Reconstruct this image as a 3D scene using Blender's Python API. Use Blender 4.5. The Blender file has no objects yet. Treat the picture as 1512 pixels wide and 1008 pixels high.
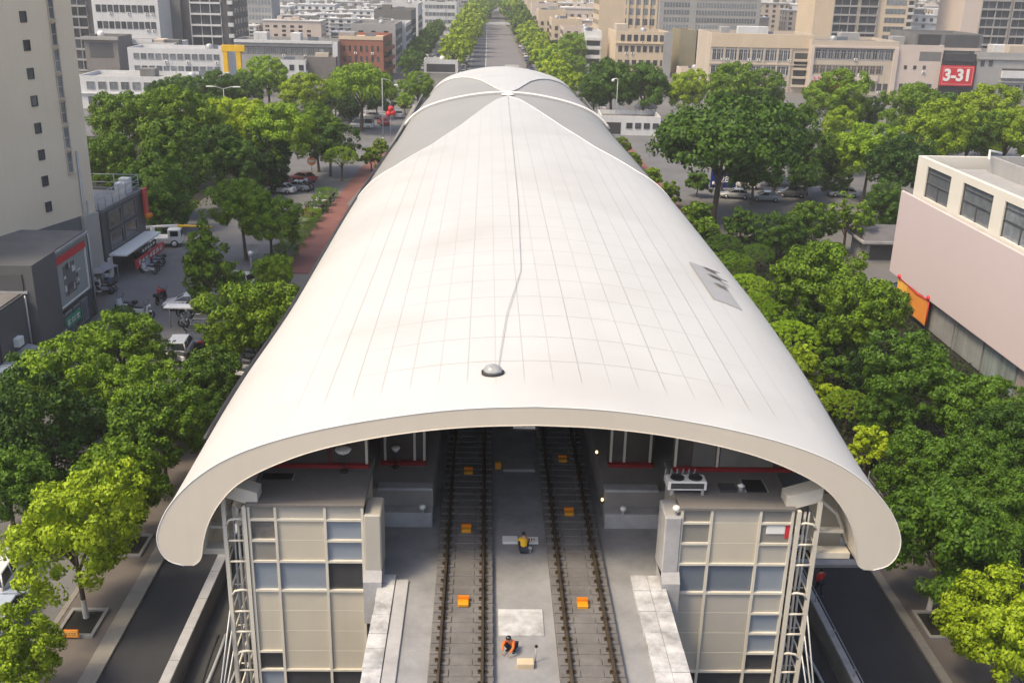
import bpy, math, random
import numpy as np
from mathutils import Vector

random.seed(7)
RNG = np.random.default_rng(11)
SC = bpy.context.scene
COL = SC.collection
R = math.radians

# ------------------------------------------------------------------ camera
CF, CPIT, CYAW, CROL = 1511.0, R(19.86), R(1.68), R(1.3)
CLOC = np.array([-1.63, 0.0, 31.5])
FW = np.array([math.sin(CYAW)*math.cos(CPIT), math.cos(CYAW)*math.cos(CPIT), -math.sin(CPIT)])
RT = np.array([math.cos(CYAW), -math.sin(CYAW), 0.0])
UP = np.cross(RT, FW)

def ray(px, py):
    c, s = math.cos(CROL), math.sin(CROL)
    a, b = px-756.0, py-504.0
    return FW + RT*((a*c+b*s)/CF) - UP*((-a*s+b*c)/CF)

def G(px, py, z=0.0):
    d = ray(px, py)
    return CLOC + d*((z-CLOC[2])/d[2])

def pxm(p):
    return CF/float((np.asarray(p)-CLOC) @ FW)

# ------------------------------------------------------------------ mesh builder
class MB:
    def __init__(self):
        self.v, self.f, self.m, self.s = [], [], [], []
    def add(self, vs, fs, m=0, smooth=False):
        o = len(self.v)
        self.v.extend([tuple(map(float, p)) for p in vs])
        for f in fs:
            self.f.append(tuple(i+o for i in f)); self.m.append(m); self.s.append(smooth)
        return self
    def quad(self, a, b, c, d, m=0):
        return self.add([a, b, c, d], [(0, 1, 2, 3)], m)
    def box(self, x0, x1, y0, y1, z0, z1, m=0, rz=0.0, c=None):
        vs = [(x, y, z) for z in (z0, z1) for x, y in ((x0, y0), (x1, y0), (x1, y1), (x0, y1))]
        if rz:
            cx, cy = c if c else ((x0+x1)/2, (y0+y1)/2)
            ca, sa = math.cos(rz), math.sin(rz)
            vs = [(cx+(x-cx)*ca-(y-cy)*sa, cy+(x-cx)*sa+(y-cy)*ca, z) for x, y, z in vs]
        return self.add(vs, [(3, 2, 1, 0), (4, 5, 6, 7), (0, 1, 5, 4), (1, 2, 6, 5), (2, 3, 7, 6), (3, 0, 4, 7)], m)
    def bbox(self, x0, x1, y0, y1, z0, z1, b=0.03, m=0):
        # box with chamfered top and vertical edges
        def ring(i, z):
            return [(x0+i+b, y0+i, z), (x1-i-b, y0+i, z), (x1-i, y0+i+b, z), (x1-i, y1-i-b, z), (x1-i-b, y1-i, z), (x0+i+b, y1-i, z), (x0+i, y1-i-b, z), (x0+i, y0+i+b, z)]
        vs = ring(0, z0)+ring(0, z1-b)+ring(b, z1)
        fs = []
        for k in (0, 8):
            for i in range(8):
                j = (i+1) % 8
                fs.append((k+i, k+j, k+8+j, k+8+i))
        fs.append(tuple(range(16, 24))); fs.append(tuple(reversed(range(8))))
        return self.add(vs, fs, m)
    def prism(self, poly, z0, z1, m=0):
        n = len(poly)
        vs = [(x, y, z0) for x, y in poly]+[(x, y, z1) for x, y in poly]
        fs = [tuple(reversed(range(n))), tuple(range(n, 2*n))]
        fs += [(i, (i+1) % n, n+(i+1) % n, n+i) for i in range(n)]
        return self.add(vs, fs, m)
    def prismx(self, poly, x0, x1, m=0):
        # polygon in (y,z) extruded along x
        n = len(poly)
        vs = [(x0, y, z) for y, z in poly]+[(x1, y, z) for y, z in poly]
        fs = [tuple(reversed(range(n))), tuple(range(n, 2*n))]
        fs += [(i, (i+1) % n, n+(i+1) % n, n+i) for i in range(n)]
        return self.add(vs, fs, m)
    def tube(self, pts, r, n=6, m=0, smooth=True, caps=True):
        pts = [Vector(p) for p in pts]
        rs = r if isinstance(r, (list, tuple)) else [r]*len(pts)
        vs, fs = [], []
        prev = None
        for i, p in enumerate(pts):
            if i == 0: t = pts[1]-pts[0]
            elif i == len(pts)-1: t = pts[-1]-pts[-2]
            else: t = pts[i+1]-pts[i-1]
            t.normalize()
            if prev is None:
                a = Vector((0, 0, 1)) if abs(t.z) < .9 else Vector((1, 0, 0))
                u = t.cross(a).normalized()
            else:
                u = (prev-t*prev.dot(t)).normalized()
            prev = u
            w = t.cross(u)
            for k in range(n):
                an = 2*math.pi*k/n+math.pi/n
                vs.append(p+(u*math.cos(an)+w*math.sin(an))*rs[i])
        for i in range(len(pts)-1):
            for k in range(n):
                j = (k+1) % n
                fs.append((i*n+k, i*n+j, (i+1)*n+j, (i+1)*n+k))
        if caps:
            fs.append(tuple(reversed(range(n)))); fs.append(tuple(range((len(pts)-1)*n, len(pts)*n)))
        return self.add(vs, fs, m, smooth)
    def lathe(self, c, prof, n=12, m=0, smooth=True, sy=1.0):
        vs, fs = [], []
        for r, z in prof:
            for k in range(n):
                a = 2*math.pi*k/n
                vs.append((c[0]+r*math.cos(a), c[1]+r*math.sin(a)*sy, c[2]+z))
        for i in range(len(prof)-1):
            for k in range(n):
                j = (k+1) % n
                fs.append((i*n+k, i*n+j, (i+1)*n+j, (i+1)*n+k))
        fs.append(tuple(reversed(range(n)))); fs.append(tuple(range((len(prof)-1)*n, len(prof)*n)))
        return self.add(vs, fs, m, smooth)
    def ball(self, c, r, n=10, m=0):
        rx, ry, rz = r if isinstance(r, (tuple, list)) else (r, r, r)
        vs, fs = [], []
        k2 = n//2
        for i in range(1, k2):
            t = math.pi*i/k2
            for k in range(n):
                a = 2*math.pi*k/n
                vs.append((c[0]+rx*math.sin(t)*math.cos(a), c[1]+ry*math.sin(t)*math.sin(a), c[2]+rz*math.cos(t)))
        b = len(vs); vs += [(c[0], c[1], c[2]+rz), (c[0], c[1], c[2]-rz)]
        for i in range(k2-2):
            for k in range(n):
                j = (k+1) % n
                fs.append((i*n+k, (i+1)*n+k, (i+1)*n+j, i*n+j))
        for k in range(n):
            j = (k+1) % n
            fs.append((b, k, j)); fs.append((b+1, (k2-2)*n+j, (k2-2)*n+k))
        return self.add(vs, fs, m, True)
    def grid(self, rows, m=0, smooth=True, closed=False):
        n = len(rows[0])
        vs = [p for r in rows for p in r]
        fs = []
        for i in range(len(rows)-1):
            for k in range(n-1):
                fs.append((i*n+k, i*n+k+1, (i+1)*n+k+1, (i+1)*n+k))
        return self.add(vs, fs, m, smooth)
    def mesh(self, name, mats):
        me = bpy.data.meshes.new(name)
        me.from_pydata(self.v, [], self.f)
        for mm in (mats if isinstance(mats, (list, tuple)) else [mats]):
            me.materials.append(mm)
        me.polygons.foreach_set('material_index', self.m)
        me.polygons.foreach_set('use_smooth', self.s)
        me.update()
        return me
    def build(self, name, mats, parent=None, loc=None, rz=0.0):
        return link(name, self.mesh(name, mats), parent, loc, rz)

def link(name, me, parent=None, loc=None, rz=0.0, scale=None):
    o = bpy.data.objects.new(name, me)
    COL.objects.link(o)
    if parent is not None: o.parent = parent
    if loc is not None: o.location = loc
    if rz: o.rotation_euler = (0, 0, rz)
    if scale is not None: o.scale = scale
    return o

def tag(o, label=None, cat=None, group=None, kind=None):
    if label: o['label'] = label
    if cat: o['category'] = cat
    if group: o['group'] = group
    if kind: o['kind'] = kind
    return o

def thing(name, label, cat, loc=(0, 0, 0), rz=0.0, group=None):
    o = bpy.data.objects.new(name, None)
    COL.objects.link(o)
    o.location = loc; o.rotation_euler = (0, 0, rz)
    o.empty_display_size = .3
    return tag(o, label, cat, group)

KIDS = {}
def dup(root, loc, rz=0.0, label=None, group=None, scale=None):
    def cp(o, par):
        c = o.copy(); COL.objects.link(c)
        if par is not None: c.parent = par
        for ch in list(o.children): cp(ch, c)
        return c
    r = cp(root, None)
    r.location = loc; r.rotation_euler = (0, 0, rz)
    if label: r['label'] = label
    if group: r['group'] = group
    if scale: r.scale = scale
    return r

def structure(name, mb, mat):
    return tag(mb.build(name, mat), kind='structure')

# ------------------------------------------------------------------ materials
def newmat(name):
    m = bpy.data.materials.new(name); m.use_nodes = True
    nt = m.node_tree; nt.nodes.clear()
    out = nt.nodes.new('ShaderNodeOutputMaterial')
    return m, nt, out

def N(nt, t, **kw):
    n = nt.nodes.new(t)
    for k, v in kw.items():
        if k.startswith('i_'): n.inputs[k[2:].replace('_', ' ')].default_value = v
        else: setattr(n, k, v)
    return n

def math_(nt, op, a, b=None, c=None):
    n = nt.nodes.new('ShaderNodeMath'); n.operation = op
    for i, x in enumerate((a, b, c)):
        if x is None: continue
        if hasattr(x, 'links') or hasattr(x, 'node'): nt.links.new(x, n.inputs[i])
        else: n.inputs[i].default_value = x
    return n.outputs[0]

def mix(nt, fac, a, b, op='MIX'):
    n = nt.nodes.new('ShaderNodeMix'); n.data_type = 'RGBA'; n.blend_type = op
    for sock, x in ((n.inputs[0], fac), (n.inputs[6], a), (n.inputs[7], b)):
        if hasattr(x, 'node'): nt.links.new(x, sock)
        elif isinstance(x, (tuple, list)): sock.default_value = (*x[:3], 1)
        else: sock.default_value = x
    return n.outputs[2]

def M(name, color, rough=.7, metal=0.0, var=.18, scale=2.0, bump=0.0, streak=0.0, fine=0.0, alt=None, spec=.35):
    """painted / mineral surface: base colour broken up by two noises, optional vertical streaks and bump"""
    m, nt, out = newmat(name)
    b = N(nt, 'ShaderNodeBsdfPrincipled'); b.inputs['Roughness'].default_value = rough
    b.inputs['Metallic'].default_value = metal; b.inputs['Specular IOR Level'].default_value = spec
    nt.links.new(b.outputs[0], out.inputs[0])
    tc = N(nt, 'ShaderNodeTexCoord')
    n1 = N(nt, 'ShaderNodeTexNoise'); n1.inputs['Scale'].default_value = scale*.35; n1.inputs['Detail'].default_value = 6; n1.inputs['Roughness'].default_value = .65
    nt.links.new(tc.outputs['Object'], n1.inputs['Vector'])
    d = tuple(c*(1-var) for c in color); l = tuple(min(1, c*(1+var*.7)) for c in color)
    if alt: d = alt
    cr = N(nt, 'ShaderNodeMapRange'); cr.inputs[1].default_value = .32; cr.inputs[2].default_value = .68
    nt.links.new(n1.outputs[0], cr.inputs[0])
    col = mix(nt, cr.outputs[0], d, l)
    if streak:
        mp = N(nt, 'ShaderNodeMapping'); mp.inputs['Scale'].default_value = (1.6, 1.6, .06)
        nt.links.new(tc.outputs['Object'], mp.inputs[0])
        n2 = N(nt, 'ShaderNodeTexNoise'); n2.inputs['Scale'].default_value = 1.5; n2.inputs['Detail'].default_value = 4
        nt.links.new(mp.outputs[0], n2.inputs['Vector'])
        r2 = N(nt, 'ShaderNodeMapRange'); r2.inputs[1].default_value = .5; r2.inputs[2].default_value = .75
        nt.links.new(n2.outputs[0], r2.inputs[0])
        f = math_(nt, 'MULTIPLY', r2.outputs[0], streak)
        col = mix(nt, f, col, tuple(c*.45 for c in color))
    n3 = N(nt, 'ShaderNodeTexNoise'); n3.inputs['Scale'].default_value = scale*6; n3.inputs['Detail'].default_value = 3
    nt.links.new(tc.outputs['Object'], n3.inputs['Vector'])
    if fine:
        f3 = math_(nt, 'MULTIPLY', n3.outputs[0], fine)
        col = mix(nt, f3, col, tuple(c*.4 for c in color))
    nt.links.new(col, b.inputs['Base Color'])
    if bump:
        bp = N(nt, 'ShaderNodeBump'); bp.inputs['Strength'].default_value = bump; bp.inputs['Distance'].default_value = .05
        nt.links.new(n3.outputs[0], bp.inputs['Height']); nt.links.new(bp.outputs[0], b.inputs['Normal'])
    return m

def MG(name, color, rough=.15):
    m, nt, out = newmat(name)
    b = N(nt, 'ShaderNodeBsdfPrincipled'); b.inputs['Roughness'].default_value = rough
    b.inputs['Specular IOR Level'].default_value = .6
    tc = N(nt, 'ShaderNodeTexCoord'); oi = N(nt, 'ShaderNodeObjectInfo')
    n1 = N(nt, 'ShaderNodeTexNoise'); n1.inputs['Scale'].default_value = 1.1; n1.inputs['Detail'].default_value = 2
    ad = N(nt, 'ShaderNodeVectorMath'); ad.operation = 'ADD'
    nt.links.new(tc.outputs['Object'], ad.inputs[0]); nt.links.new(oi.outputs['Location'], ad.inputs[1])
    nt.links.new(ad.outputs[0], n1.inputs['Vector'])
    f = math_(nt, 'MULTIPLY', n1.outputs[0], oi.outputs['Random'])
    col = mix(nt, f, tuple(c*.7 for c in color), tuple(min(1, c*2.6+.03) for c in color))
    nt.links.new(col, b.inputs['Base Color']); nt.links.new(b.outputs[0], out.inputs[0])
    return m

def ME(name, color, strength):
    m, nt, out = newmat(name)
    e = N(nt, 'ShaderNodeEmission'); e.inputs[0].default_value = (*color, 1); e.inputs[1].default_value = strength
    nt.links.new(e.outputs[0], out.inputs[0]); return m

def MLEAF(name, dark, light, trans=.3, hue=.5):
    m, nt, out = newmat(name)
    ge = N(nt, 'ShaderNodeNewGeometry'); oi = N(nt, 'ShaderNodeObjectInfo'); tc = N(nt, 'ShaderNodeTexCoord')
    n1 = N(nt, 'ShaderNodeTexNoise'); n1.inputs['Scale'].default_value = 3.2; n1.inputs['Detail'].default_value = 2
    nt.links.new(tc.outputs['Object'], n1.inputs['Vector'])
    f = math_(nt, 'MULTIPLY_ADD', ge.outputs['Random Per Island'], .55, math_(nt, 'MULTIPLY', n1.outputs[0], .55))
    f = math_(nt, 'ADD', f, math_(nt, 'MULTIPLY_ADD', oi.outputs['Random'], .75, -.42))
    cl = N(nt, 'ShaderNodeClamp'); nt.links.new(f, cl.inputs[0])
    col = mix(nt, cl.outputs[0], dark, light)
    d = N(nt, 'ShaderNodeBsdfPrincipled'); d.inputs['Roughness'].default_value = .55; d.inputs['Specular IOR Level'].default_value = .25
    t = N(nt, 'ShaderNodeBsdfTranslucent')
    nt.links.new(col, d.inputs['Base Color'])
    c2 = mix(nt, 1.0, col, (1.0, 1.0, .45), 'MULTIPLY'); nt.links.new(c2, t.inputs[0])
    s = N(nt, 'ShaderNodeMixShader'); s.inputs[0].default_value = trans
    nt.links.new(d.outputs[0], s.inputs[1]); nt.links.new(t.outputs[0], s.inputs[2]); nt.links.new(s.outputs[0], out.inputs[0])
    return m

def MROOF():
    """white standing-seam sheet: seams every 1.12 m, cross joints on the near crown"""
    m, nt, out = newmat('white roof sheet')
    b = N(nt, 'ShaderNodeBsdfPrincipled'); b.inputs['Roughness'].default_value = .42; b.inputs['Specular IOR Level'].default_value = .35
    nt.links.new(b.outputs[0], out.inputs[0])
    tc = N(nt, 'ShaderNodeTexCoord'); sp = N(nt, 'ShaderNodeSeparateXYZ'); nt.links.new(tc.outputs['Object'], sp.inputs[0])
    nz = N(nt, 'ShaderNodeTexNoise'); nz.inputs['Scale'].default_value = .12; nz.inputs['Detail'].default_value = 4
    nt.links.new(tc.outputs['Object'], nz.inputs['Vector'])
    def line(sock, period, off, w):
        a = math_(nt, 'MULTIPLY_ADD', sock, 1/period, off)
        fr = math_(nt, 'FRACT', a)
        dd = math_(nt, 'ABSOLUTE', math_(nt, 'SUBTRACT', fr, .5))
        r = N(nt, 'ShaderNodeMapRange'); r.inputs[1].default_value = w/period; r.inputs[2].default_value = w/period*.25
        nt.links.new(dd, r.inputs[0]); return r.outputs[0], a
    lx, ax = line(sp.outputs['X'], 1.12, 100.52, .045)
    ly, ay = line(sp.outputs['Y'], 2.95, .2, .05)
    def rng(sock, a, bb):
        r = N(nt, 'ShaderNodeMapRange'); r.inputs[1].default_value = a; r.inputs[2].default_value = bb; nt.links.new(sock, r.inputs[0]); return r.outputs[0]
    yf = rng(sp.outputs['Y'], 36.6, 37.6)
    xs = math_(nt, 'ABSOLUTE', math_(nt, 'SUBTRACT', sp.outputs['X'], 1.0))
    xm = rng(xs, 12.5, 9.0); ym = math_(nt, 'MULTIPLY', rng(sp.outputs['Y'], 105, 52), rng(xs, 10.5, 5.0))
    # joints fade from sheet to sheet
    fl = math_(nt, 'FLOOR', math_(nt, 'ADD', ax, 0.0))
    wn = N(nt, 'ShaderNodeTexWhiteNoise'); wn.noise_dimensions = '1D'; nt.links.new(fl, wn.inputs['W'])
    lx2 = math_(nt, 'MULTIPLY', math_(nt, 'MULTIPLY', lx, xm), math_(nt, 'MULTIPLY_ADD', wn.outputs[0], .55, .45))
    lx2 = math_(nt, 'MULTIPLY', lx2, yf)
    fade = rng(sp.outputs['Y'], 135, 60)
    lx2 = math_(nt, 'MULTIPLY', lx2, math_(nt, 'MULTIPLY_ADD', fade, .6, .4))
    ly2 = math_(nt, 'MULTIPLY', math_(nt, 'MULTIPLY', ly, ym), yf)
    l = math_(nt, 'MAXIMUM', math_(nt, 'MULTIPLY', lx2, .7), math_(nt, 'MULTIPLY', ly2, .8))
    # per-sheet tone
    w2 = N(nt, 'ShaderNodeTexWhiteNoise'); w2.noise_dimensions = '2D'
    cv = N(nt, 'ShaderNodeCombineXYZ'); nt.links.new(math_(nt, 'FLOOR', math_(nt, 'ADD', ax, .5)), cv.inputs[0]); nt.links.new(math_(nt, 'FLOOR', math_(nt, 'MULTIPLY', sp.outputs['Y'], .339)), cv.inputs[1])
    nt.links.new(cv.outputs[0], w2.inputs['Vector'])
    base = mix(nt, math_(nt, 'MULTIPLY', w2.outputs[0], .5), (.535, .53, .515), (.50, .494, .48))
    base = mix(nt, rng(nz.outputs[0], .5, .72), base, (.475, .463, .445))
    col = mix(nt, l, base, (.30, .29, .28))
    nt.links.new(col, b.inputs['Base Color'])
    bp = N(nt, 'ShaderNodeBump'); bp.inputs['Strength'].default_value = .5; bp.inputs['Distance'].default_value = .03
    nt.links.new(l, bp.inputs['Height']); nt.links.new(bp.outputs[0], b.inputs['Normal'])
    return m

WHITE = MROOF()
WHITEP = M('white painted metal', (.76, .75, .72), .45, var=.05, scale=1)
FASCIA = M('beige coated fascia', (.60, .545, .465), .5, var=.05, scale=.6, streak=.06)
GREYROOF = M('grey membrane', (.31, .305, .295), .55, var=.06, scale=.4)
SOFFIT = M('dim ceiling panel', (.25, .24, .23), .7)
DARKM = M('dark metal', (.035, .035, .037), .5, metal=.2)
CONC = M('weathered concrete', (.27, .265, .26), .85, var=.2, scale=1.4, bump=.25, streak=.15, fine=.25)
CONCP = M('pale concrete', (.40, .395, .40), .85, var=.22, scale=2.2, bump=.2, fine=.3)
CONCM = M('mottled concrete', (.50, .50, .51), .85, var=.5, scale=3.2, bump=.3, fine=.35)
DECK = M('deck screed', (.27, .27, .278), .85, var=.26, scale=1.6, bump=.1, fine=.22)
TRACKB = M('track bed concrete', (.17, .162, .158), .9, var=.3, scale=2.5, bump=.3, fine=.4)
PLAT = M('platform paving', (.28, .26, .245), .8, var=.15, scale=1.0, fine=.2)
ROOFB = M('grey brown felt roof', (.18, .168, .16), .9, var=.18, scale=.9, fine=.25)
RAIL = M('rusty rail steel', (.11, .085, .06), .5, metal=.6, var=.35, scale=3)
STEELB = M('beige painted steel', (.60, .56, .48), .5, var=.08, scale=2, streak=.12)
BEIGEP = M('beige cladding', (.50, .455, .37), .5, var=.06, scale=.8, streak=.06)
BEIGEG = M('beige grey cladding', (.41, .385, .34), .5, var=.08, scale=.8, streak=.06)
TAUPE = M('taupe cladding', (.235, .225, .205), .45, var=.1, scale=1)
BLUEG = M('pale blue glass', (.24, .275, .32), .22, var=.06, scale=.5, spec=.6)
BLUED = M('blue grey glass', (.155, .18, .215), .2, var=.08, scale=.5, spec=.6)
DARKG = M('dark glass', (.055, .056, .06), .15, var=.2, scale=.8, spec=.6)
MOTTG = M('glass with painted reflections', (.17, .16, .155), .2, var=.5, scale=4, spec=.6)  # mottled base colour stands in for reflections on the pane
REDP = M('red painted band', (.30, .018, .022), .5, var=.1)
REDB = M('bright red sign face', (.55, .03, .04), .45, var=.06)
ORANGE = M('orange paint', (.72, .22, .015), .45, var=.1)
AMBER = M('amber plastic', (.62, .27, .01), .4, var=.12)
YELLOW = M('yellow paint', (.75, .45, .02), .45, var=.1)
BLACKM = M('black opening', (.012, .012, .013), .8)
ASPH = M('asphalt', (.036, .037, .042), .9, var=.22, scale=.5, bump=.15, fine=.25)
ASPHL = M('worn asphalt', (.15, .15, .155), .9, var=.2, scale=.5, bump=.15, fine=.2)
GROUND = M('city ground', (.145, .14, .135), .95, var=.3, scale=.15, fine=.2)
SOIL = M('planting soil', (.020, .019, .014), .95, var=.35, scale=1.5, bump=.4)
PAVE = M('brown paving', (.135, .118, .108), .9, var=.15, scale=1.5, fine=.2)
KERB = M('granite kerb', (.24, .225, .20), .85, var=.15, scale=2, fine=.25)
REDPAVE = M('red paving', (.215, .095, .080), .9, var=.15, scale=1.0, fine=.25)
LINEW = M('road paint', (.55, .55, .53), .8, var=.2, scale=4)
CREAM = M('cream stone paint', (.76, .635, .475), .75, var=.05, scale=.25, streak=.06)
BRICK = M('red brick', (.30, .125, .085), .85, var=.15, scale=1.5, fine=.3)
GREYW = M('grey render', (.33, .325, .32), .85, var=.12, scale=.6, streak=.25)
WHITEW = M('white render', (.60, .60, .60), .8, var=.08, scale=.5, streak=.22)
CREAMW = M('warm render', (.58, .47, .34), .8, var=.08, scale=.4, streak=.15)
BEIGEW = M('beige render', (.50, .43, .35), .8, var=.1, scale=.4, streak=.2)
PINKW = M('pinkish render', (.56, .475, .42), .8, var=.06, scale=.3, streak=.12)
DARKW = M('dark grey cladding', (.085, .085, .09), .55, var=.18, scale=.6, streak=.1)
MIDW = M('mid grey cladding', (.17, .168, .165), .65, var=.15, scale=.6, streak=.15)
OLIVE = M('olive metal cladding', (.28, .25, .17), .6, var=.1, scale=.5, streak=.1)
PINK = M('faded pink billboard', (.55, .465, .465), .6, var=.045, scale=.12)
GLASS = MG('window glass', (.045, .05, .058))
GLASSB = MG('bluish window glass', (.12, .135, .15))
BARK = M('bark', (.10, .075, .055), .9, var=.3, scale=4, bump=.5)
LIMEW = M('lime-washed bark', (.55, .53, .49), .9, var=.15, scale=4)
GALV = M('galvanised steel', (.42, .43, .44), .45, metal=.3, var=.1)
RUBBER = M('tyre rubber', (.02, .02, .021), .85)
CHROME = M('alloy', (.45, .45, .46), .3, metal=.8)
CARGL = M('car glass', (.02, .023, .027), .08, spec=.7)
LAMPG = M('lamp lens', (.65, .65, .62), .15, spec=.7)
TAILG = M('tail lens', (.30, .01, .01), .2, spec=.6)
SKIN = M('skin', (.38, .22, .15), .6, var=.06)
HAIR = M('black hair', (.012, .010, .009), .5)
CLOTHN = M('navy cloth', (.03, .035, .055), .9)
CLOTHR = M('red cloth', (.42, .03, .03), .85)
HIVIS = M('orange hi-vis cloth', (.80, .16, .03), .75)
HIVISY = M('yellow hi-vis cloth', (.72, .42, .02), .75)
PLANK = M('pale timber', (.55, .44, .30), .8, var=.12, scale=3)
GREENS = M('green sign face', (.03, .30, .14), .45)
BLUES = M('blue sign face', (.015, .03, .22), .45)
TARP = M('grey tarpaulin', (.27, .265, .28), .8, var=.2, scale=1.5)
WARMLAMP = ME('lit lamp', (1, .62, .25), 2.0)
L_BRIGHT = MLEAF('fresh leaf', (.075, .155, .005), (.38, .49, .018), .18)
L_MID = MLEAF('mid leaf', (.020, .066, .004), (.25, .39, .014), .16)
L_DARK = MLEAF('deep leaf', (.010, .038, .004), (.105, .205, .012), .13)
L_UNDER = MLEAF('shade-dark undergrowth leaf', (.006, .020, .003), (.030, .062, .006), .1)  # leaf colour darkened to paint in the black shade between trees
L_HEDGE = MLEAF('hedge leaf', (.09, .19, .004), (.28, .45, .012), .16)
# ================================================================== ground, roads, pavements
mb = MB(); mb.box(-1600, 1600, -120, 2600, -.4, 0); structure('ground', mb, GROUND)
def sheet(name, poly, z, mat, th=.05):
    mb = MB(); mb.prism(poly, z-th, z); return structure(name, mb, mat)
def rect(x0, x1, y0, y1): return [(x0, y0), (x1, y0), (x1, y1), (x0, y1)]
sheet('left_road', rect(-19.4, -15.9, -40, 62), .008, ASPH)
sheet('right_road', rect(15.9, 20.4, -40, 62), .008, ASPH)
sheet('left_pavement', rect(-22.9, -20.25, -40, 70), .12, PAVE, .13)
sheet('right_pavement', rect(20.9, 24.2, -40, 66), .12, PAVE, .13)
for nm, xa, xb in (('left_kerb', -20.25, -19.4), ('right_kerb', 20.4, 20.9)):
    mb = MB(); y = -40
    while y < 62:
        mb.bbox(xa, xb, y, y+1.48, -.02, .15 if nm[0] == 'r' else .14, .02); y += 1.5
    structure(nm, mb, KERB)
mb = MB(); y = -40
while y < 66:
    mb.bbox(-23.2, -22.9, y, y+1.48, -.02, .15, .02); y += 1.5
structure('street_kerb', mb, KERB)
sheet('side_street', [(-37.5, -40), (-23.2, -40), (-23.2, 72), (-24.4, 78), (-24.4, 160), (-41, 160), (-41, 104), (-37.5, 92)], .012, ASPHL)
sheet('parking_street', [(-45, 160.2), (-14, 160.2), (-14, 236), (-120, 236), (-120, 205), (-45, 200)], .012, ASPHL)
sheet('right_side_street', rect(24.4, 110, 150, 240), .012, ASPHL)
sheet('main_road', rect(-2.2, 11.2, 190, 2600), .016, M('far asphalt', (.17, .163, .168), .9, var=.1, scale=.1, fine=.1))
sheet('side_lane', rect(-7.2, -2.2, 190, 2600), .012, M('lane asphalt', (.075, .08, .097), .9, var=.12, scale=.1, fine=.1))
sheet('service_road', rect(26, 33, 240, 1200), .012, ASPHL)
sheet('side_avenue', rect(-34, -24, 236, 900), .016, ASPHL)
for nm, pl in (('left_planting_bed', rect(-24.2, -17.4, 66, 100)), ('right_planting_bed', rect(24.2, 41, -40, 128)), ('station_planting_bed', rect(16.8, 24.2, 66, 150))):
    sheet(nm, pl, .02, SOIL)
sheet('grove_ground', [(-110, 120), (-42, 120), (-42, 158), (-36, 200), (-110, 200)], .02, SOIL)
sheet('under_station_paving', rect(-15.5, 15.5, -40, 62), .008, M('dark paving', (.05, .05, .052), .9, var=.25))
# red paving beside the station, with grey slabs let into it
sheet('left_red_pavement', [(-24.1, 108), (-15, 108), (-15, 192), (-19.5, 192), (-22.6, 172)], .10, REDPAVE, .12)
sheet('left_grey_slab', [(-20.2, 112), (-16, 112), (-16, 124), (-18.4, 127), (-20.0, 121)], .106, MIDW, .02)
sheet('left_grey_island', [(-21.2, 143), (-18.8, 138.5), (-16, 138.5), (-16, 152), (-20.6, 154)], .106, MIDW, .02)
sheet('right_red_pavement', rect(17, 26.5, 140, 205), .10, REDPAVE, .12)
sheet('right_grey_slab', rect(18, 23, 146, 158), .106, CONCP, .02)
for y0 in (372, 376):
    sheet('zebra_marking', rect(4.6, 9.6, y0, y0+1.6), .022, LINEW, .004)
mb = MB()
mb.box(-2.3, -2.1, 192, 900, .012, .022)
structure('lane_marking', mb, LINEW)
mb = MB(); mb.bbox(15.95, 20.3, 50.0, 50.6, 0, .22, .03); structure('right_road_ramp_edge', mb, CONCP)

# tree pits
def tree_pit(x, y, label):
    t = thing('tree_pit', label, 'tree pit', (x, y, .12))
    mb = MB()
    for a in ((-1, 1, -1, -.82), (-1, 1, .82, 1), (-1, -.82, -.82, .82), (.82, 1, -.82, .82)):
        mb.box(a[0]*.95, a[1]*.95, a[2]*1.2, a[3]*1.2, -.05, .12)
    mb.build('kerb_frame', CONC, t)
    mb = MB(); mb.box(-.779, .779, -.984, .984, -.05, .03); mb.build('soil', SOIL, t)
    return t
tree_pit(-21.7, 44.2, 'concrete-edged tree pit with an orange sign on its near rim')
tree_pit(-21.7, 51.6, 'concrete-edged tree pit beside the left road, behind the one with the sign')
tree_pit(22.1, 44.4, 'tree pit on the dark right pavement beside a railing')
s = thing('orange_sign', 'small orange sign board standing on the rim of the left tree pit', 'sign', (-21.72, 42.92, .24))
mb = MB(); mb.bbox(-.36, .36, -.05, .05, 0, .42, .02); mb.build('board', ORANGE, s)
mb = MB()
mb.box(-.30, .30, -.06, -.052, .07, .36); mb.build('sign_face', M('pale amber face', (.80, .50, .12), .5), s)
mb = MB()
for x in (-.2, -.06, .08, .2):
    mb.box(x-.05, x+.05, -.068, -.0605, .13, .16); mb.box(x-.05, x+.05, -.068, -.0605, .26, .29); mb.box(x-.05, x-.02, -.068, -.0605, .1605, .2595)
mb.build('lettering', M('brown red letter', (.35, .07, .01), .5), s)

# low walls along the two roads and the railings on them
def road_wall(x0, x1, side, label):
    t = thing('roadside_wall', label, 'wall', ((x0+x1)/2, 0, 0))
    h = (x1-x0)/2
    mb = MB(); mb.box(-h+.05, h-.05, -30, 60, 0, 1.0); mb.build('wall', CONC, t)
    mb = MB(); y = -30
    while y < 60:
        mb.bbox(-h, h, y, y+2.46, 1.0, 1.14, .02); y += 2.5
    mb.build('coping', CONCP, t)
    if side > 0:
        mb = MB(); mb.tube([(0, -30, 1.62), (0, 60, 1.62)], .03)
        y = -30
        while y <= 60: mb.tube([(0, y, 1.13), (0, y, 1.62)], .025); y += 3
        mb.build('handrail', GALV, t)
road_wall(-16.05, -15.55, -1, 'low grey concrete wall with pale coping between left road and station')
road_wall(15.55, 15.9, 1, 'low grey concrete wall with thin steel handrail between right road and station')
t = thing('pavement_railing', 'thin steel railing along the dark right pavement beneath the trees', 'railing', (23.9, 0, .12))
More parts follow.
